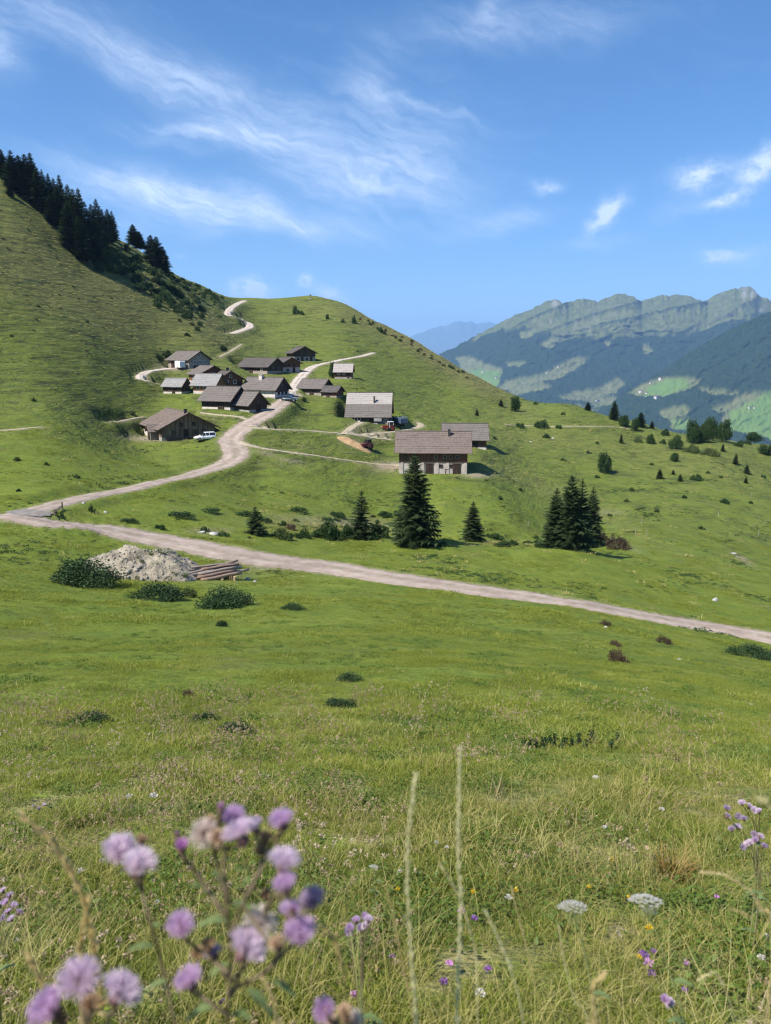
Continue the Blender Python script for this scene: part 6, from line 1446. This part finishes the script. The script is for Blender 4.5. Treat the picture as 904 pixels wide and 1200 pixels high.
# tall grasses
def culm(label, Y, pts, head_from, rpx, mat, name='grass_stalk', grp='tall dry grass stalks', side=True):
    P = [pt(x, y, Y) for x, y in pts]; o = P[0]; org = Vector((o.x, Y, gzf(o.x, Y))); P = smooth_line([org] + P, .015)
    s = F / (Y * CP - P[-1].z * SP); r_ = rpx / s
    r = tag(empty(name, org), label, 'grass', grp); L = [p - org for p in P]; n = len(L)
    MB().tube(L, [max(.0006, r_ * .55 * (1 - .45 * i / n)) for i in range(n)], 6).build('stem', mat, r, True)
    k0 = int(n * head_from); m = MB(); g = random.Random(int(pts[0][0]))
    for i in range(k0, n - 1):
        d = (L[i + 1] - L[i]).normalized()
        for j in range(8):
            a = g.uniform(0, 6.28); sd = d.orthogonal().normalized(); sd.rotate(Matrix.Rotation(a, 3, d)); t = (i - k0) / max(1, n - k0)
            ll = r_ * g.uniform(2.2, 4.2) * (1.1 - .5 * t); st = L[i].lerp(L[i + 1], g.random()); e = st + d * ll * 1.3 + sd * ll * .42; w = r_ * .5
            c = (st + e) / 2; x_ = d.cross(sd) * w; m.add([tuple(st), tuple(c + x_), tuple(e), tuple(c - x_)], [(0, 1, 2, 3)]); m.add([tuple(st), tuple(c + sd * w), tuple(e), tuple(c - sd * w)], [(0, 1, 2, 3)])
    m.build('seed_head', mat, r); return r
culm('golden arching grass stalk leaning left in the lower left', .62, [(108, 1260), (118, 1180), (112, 1120), (100, 1060), (80, 1015), (55, 980), (29, 958)], .55, 5.0, GOLD)
culm('short golden spike rising from the arching stalk', .62, [(100, 1230), (95, 1130), (94, 1110), (99, 1080), (105, 1056)], .70, 4.2, GOLD)
culm('small golden spike above the bottom left thistle', .55, [(60, 1260), (55, 1180), (48, 1150), (32, 1120)], .75, 4.2, GOLD)
culm('tall straight grass spike left of the tallest one, centre', .66, [(492, 1300), (488, 1200), (482, 1120), (478, 1050), (478, 990), (483, 940), (487, 910)], .50, 3.0, GOLDP)
culm('tallest straight grass spike in the centre', .64, [(536, 1300), (536, 1200), (538, 1120), (540, 1060), (537, 1000), (538, 940), (539, 879)], .48, 3.1, GOLDP)
culm('thin grass stalk leaning left beside the two tall spikes', .9, [(500, 1300), (482, 1180), (470, 1120), (458, 1060), (452, 1040)], .8, 1.5, GOLD)
culm('thin stalk crossing the tallest spike', .75, [(560, 1200), (548, 1080), (530, 1035), (515, 1012)], .85, 1.7, GOLDP)
culm('curved golden grass stalk over the right meadow', .9, [(910, 1150), (890, 1060), (868, 1036), (845, 1024), (820, 1022)], .72, 2.0, GOLD)
culm('blurred grass head at the right picture edge', .5, [(960, 1200), (940, 1020), (912, 955), (893, 938)], .80, 3.4, GOLDP)
culm('bent straw stalk at the bottom right', .8, [(905, 1130), (890, 1100), (880, 1075), (860, 1066)], .95, 1.6, GOLD)
culm('leaning pale straw at the bottom, left of the yarrows', .7, [(620, 1290), (612, 1190), (600, 1140), (585, 1100), (570, 1070)], .9, 2.0, GOLDP)
culm('dry hooked stalk in front of the left yarrow', .62, [(700, 1290), (698, 1200), (694, 1160), (700, 1150), (708, 1142)], .8, 3.0, GOLD)
culm('dry brown stalk right of the main thistle', .52, [(410, 1260), (404, 1160), (398, 1120), (390, 1100), (380, 1088)], .9, 2.6, GOLD)
culm('dry straw lying over the grass below the main thistle', .6, [(320, 1260), (325, 1200), (318, 1165), (310, 1150)], .8, 3.0, GOLD)
culm('long dry stalk bowing across the bottom right corner', .85, [(870, 1260), (860, 1190), (845, 1150), (835, 1140), (820, 1148)], .9, 1.7, GOLDP)
culm('thin upright stalk right of the tall spikes', 1.0, [(640, 1250), (628, 1160), (612, 1090), (604, 1060), (600, 1040)], .85, 1.2, GOLD)
culm('thin straw leaning right below the curved stalk', .9, [(690, 1240), (672, 1170), (660, 1120), (655, 1085)], .9, 1.2, GOLDP)
# yarrows
def yarrow(label, Y, pts, heads, dpx):
    P = [pt(x, y, Y) for x, y in pts]; org = Vector((P[0].x, Y, gzf(P[0].x, Y))); r = tag(empty('yarrow_plant', org), label, 'yarrow', 'white yarrows'); L = smooth_line([p - org for p in [org] + P], .02)
    MB().tube(L, [.0017 - .0005 * i / len(L) for i in range(len(L))], 6).build('stem', STEMG, r, True); s = F / (Y * CP - P[-1].z * SP); g = random.Random(int(Y * 100))
    for (x, y, w) in heads:
        c = pt(x, y, Y) - org; rad = w / s / 2; V, Fc = [], []
        st = MB()
        for i in range(46):
            a = i * 2.4; q = rad * math.sqrt((i + .5) / 46); ctr = Vector((math.cos(a) * q, math.sin(a) * q, rad * .34 * math.cos(q / rad * 1.5) + g.uniform(-.0012, .0012)))
            fr = rad * .15
            for j in range(5):
                b = j * 1.257 + i; k = len(V); u = Vector((math.cos(b), math.sin(b), .12)); v = Vector((-math.sin(b), math.cos(b), 0)); V += [tuple(ctr), tuple(ctr + u * fr * .7 - v * fr * .45), tuple(ctr + u * fr * 1.1), tuple(ctr + u * fr * .7 + v * fr * .45)]; Fc.append((k, k + 1, k + 2, k + 3))
            if i % 3 == 0: st.tube([ctr - Vector((0, 0, .0005)), ctr * .3 + Vector((0, 0, -rad * 1.0))], .0006, 4)
        h = link('flower_head', npmesh('umbel', V, Fc, WHITEP), r, c, (R(-21), R(g.uniform(-8, 8)), 0)); st.build('stalklet', STEMG, h)
    for k in range(6):
        i = int(len(L) * (.3 + .1 * k)); p = L[min(i, len(L) - 1)]; thistle_leaf(r, org, p + org, (math.cos(k * 2.4), math.sin(k * 2.4), .5), .035)
    return r
yarrow('left yarrow with a greyish white flower head, leaning stem', 1.15, [(715, 1300), (697, 1180), (684, 1110), (675, 1078)], [(671, 1064, 34)], 34)
yarrow('right yarrow with the whiter, broader flower head', 1.1, [(815, 1300), (800, 1190), (785, 1140), (770, 1095), (760, 1072)], [(757, 1057, 38), (762, 1068, 17)], 38)
yarrow('small distant yarrow left of the tall grass spikes', 2.6, [(442, 1080), (440, 1040), (439, 1024)], [(438, 1016, 11)], 11)
# small meadow flowers
def small_flower(px, py, size, mat, label, grp, name='meadow_flower', cat='flower'):
    P = None
    for dy in (14, 10, 6):
        q = cast(ground_bvh, px, py + dy)
        if q is not None: break
    Y = q.y; c = pt(px, py, Y); r = tag(empty(name, (c.x, Y, gzf(c.x, Y))), label, cat, grp); org = r.location.copy(); s = F / (Y * CP - c.z * SP); rad = size / s / 2; h = c - org
    MB().tube([(0, 0, 0), tuple(h * .5 + Vector((.006, 0, 0))), tuple(h)], .0012, 5).build('stem', STEMG, r)
    V, Fc = florets(46, rad * 1.0, 1.5, rad * .3, rad * .16, int(px)); link('bloom', npmesh('bloom', V, Fc, mat), r, h)
for k, (x, y, s, lb) in enumerate(((541, 1069, 9, 'violet clover head left of the crossing stalk'), (556, 1077, 8, 'violet head behind the tallest spike'), (520, 1152, 10, 'violet flower low between the two spikes'), (527, 1130, 9, 'violet flower by the tallest spike base'), (572, 1137, 9, 'bluish violet flower right of the tallest spike'), (755, 1120, 11, 'upper violet flower beside the right yarrow'), (760, 1130, 11, 'middle violet flower beside the right yarrow'), (763, 1142, 10, 'lower violet flower beside the right yarrow'), (766, 1116, 7, 'small violet bud beside the right yarrow'), (804, 1130, 8, 'violet flower right of the yarrow stem'), (803, 1162, 8, 'small violet flower low at the right'), (460, 1122, 7, 'tiny lilac flower left of the left spike'), (415, 1167, 9, 'pink flower at the bottom beside the main thistle'), (270, 1165, 8, 'pink flower behind the main thistle stem'), (261, 1175, 7, 'small pink flower behind the main thistle stem'), (840, 1052, 6, 'tiny lilac flower in the right meadow'))):
    small_flower(x, y, s, VIOL if k % 3 else PINKB, lb, 'violet meadow flowers')
for k, (x, y, s, lb) in enumerate(((467, 1043, 6, 'tiny yellow flower left of the left spike'), (466, 1074, 6, 'yellow flower below the tiny one by the left spike'), (468, 1081, 6, 'lowest yellow flower by the left spike'), (555, 1046, 6, 'yellow flower right of the tallest spike'), (605, 1044, 7, 'yellow flower in the centre right meadow'), (716, 1008, 6, 'yellow flower left of the yellowish tussock'), (761, 1089, 9, 'yellow flower under the right yarrow'), (749, 1122, 6, 'orange-yellow flower beside violet ones'), (736, 1052, 5, 'tiny yellow flower above the right yarrow'), (690, 1040, 5, 'tiny yellow flower above the left yarrow'))):
    small_flower(x, y, s, YELL, lb, 'yellow meadow flowers')
for k, (x, y, s, lb) in enumerate(((512, 988, 5, 'tiny white flower upper left of the tallest spike'), (524, 994, 5, 'tiny white flower just left of the tallest spike'), (596, 1053, 8, 'whitish seed head right of the tallest spike'), (470, 1021, 5, 'white flower beside the left spike'), (475, 1076, 5, 'white flower at the left spike'), (563, 1165, 11, 'white flower low right of the tallest spike'), (709, 970, 5, 'white flower left above the yellowish tussock'), (776, 949, 6, 'white flower in the upper right meadow'), (900, 1100, 9, 'white clover at the right edge'), (893, 1124, 9, 'lower white clover at the right edge'), (20, 1103, 6, 'white flower at the left edge'), (184, 1058, 6, 'whitish flower beside the two-headed thistle'), (120, 1010, 7, 'whitish dried flower in the left meadow'), (95, 1022, 8, 'pinkish dried flower in the left meadow'), (152, 935, 8, 'pale dried flower tuft in the upper left meadow'), (180, 934, 9, 'second pale dried flower tuft in the upper left meadow'))):
    small_flower(x, y, s, WHITEP, lb, 'white meadow flowers')
# special tussocks
def tussock(px, py, wpx, hpx, mats, label):
    p = hit(px, py); s = pxm(p); r = tag(empty('grass_tussock', p), label, 'grass', 'tussocks')
    for k, (m_, n_) in enumerate(mats):
        me_ = blades_mesh(int(px) + k, n_, wpx / s * .28, hpx / s * .5, hpx / s * 1.1, .0018 * max(1, p.y / 4), .75, m_, 'blades', 5); link('blades', me_, r)
OLIVE = leafmat('olive blades', [(.0, (.16, .17, .03)), (1., (.26, .22, .05))], .3, .6, None)
RUST = leafmat('rusty blades', [(.0, (.30, .17, .05)), (1., (.42, .26, .09))], .3, .6, None)
tussock(790, 1030, 58, 40, ((OLIVE, 160), (RUST, 160), (STRAW, 50)), 'yellowish and rusty grass tussock in the right meadow')
tussock(598, 962, 34, 16, ((OLIVE, 110),), 'yellow-green tussock in the centre meadow')
tussock(730, 905, 40, 8, ((OLIVE, 90),), 'flat olive tussock in the yellow grass')
tussock(88, 968, 40, 40, ((GRASS, 160), (WEED, 60)), 'dark upright weed tussock in the left meadow')
for x in (612, 618, 626, 634, 641, 648, 655, 660, 668, 676, 684, 721, 714, 690):
    p = hit(x, 878 + random.uniform(-6, 2)); s = pxm(p); h = random.uniform(8, 22) / s; r = tag(empty('dead_stalk', p), 'dead dark weed stalk in the row across the centre meadow', 'weed', 'dead weed stalks in the meadow')
    MB().tube([(0, 0, -.02), (.02, 0, h * .6), (.03, .01, h)], [.010, .008, .004], 5).build('stem', BARK, r)
    V, f = leaf_cloud(int(x), 70, [(.02, 0, h * (.1 + .16 * j), .032) for j in range(6)], .016, (1, 1, 1.8)); link('dry_leaves', npmesh('dry_leaves', V, f, LEAF_JUN), r)
# ------------------------------------------------------------------ labels: tell look-alikes apart by what they stand next to
MARKS = [('the solitary round tree', 709, 554), ('the spruce clump', 668, 640), ('the big chalet', 505, 555), ('the barn behind the chalet', 550, 527), ('the ridge tree clump', 830, 518), ('the ridge conifers', 735, 500), ('the brown shrub', 722, 643),
         ('the tallest spruce', 486, 632), ('the ragged spruce by the road', 300, 626), ('the dark gate posts', 68, 600), ('the gravel heap', 165, 670), ('the earth heap', 430, 526), ('the weathered barn', 220, 516), ('the left path', 20, 504),
         ('the small pointed spruce', 554, 635), ('the slender-topped spruce', 424, 632), ('the round ridge tree', 605, 482), ('the village road bend', 270, 530), ('the white stones on the bank', 248, 626), ('the bare worn patch at right', 865, 652), ('the right picture edge', 904, 575), ('the little low spruces', 785, 562)]
def place_label(group, noun):
    obs = [o for o in bpy.data.objects if o.parent is None and o.get('group') == group]
    use = {}
    for o in obs:
        q = to_px(o.location.x, o.location.y, o.location.z); x, y = float(q[0]), float(q[1])
        nm, mx_, my_ = min(MARKS, key=lambda m_: math.hypot(m_[1] - x, (m_[2] - y) * 1.3))
        dx_, dy_ = x - mx_, (y - my_) * 1.3
        side = ('right of' if dx_ > 0 else 'left of') if abs(dx_) > abs(dy_) else ('below' if dy_ > 0 else 'above')
        use.setdefault((side, nm), []).append((math.hypot(dx_, dy_), o))
    for (side, nm), l in use.items():
        l.sort(key=lambda t_: t_[0])
        for i, (_, o) in enumerate(l):
            o['label'] = ('%s %s %s' % (noun, side, nm)) if len(l) == 1 else ('%s %s %s, %s' % (noun, side, nm, ['nearest to it', 'second nearest to it', 'third nearest', 'fourth nearest', 'fifth nearest', 'sixth nearest'][min(i, 5)]))
place_label('scrub tufts on the right slope', 'tiny dark scrub tuft')
place_label('low scrub on the bank', 'low scrubby growth')
place_label('fence posts on the slopes', 'thin pale fence post')
place_label('low scrub beside the barn path', 'low dark scrub')
for i, o in enumerate(sorted([o for o in bpy.data.objects if o.get('group') == 'dead weed stalks in the meadow'], key=lambda o: to_px(*o.location)[0])):
    pass
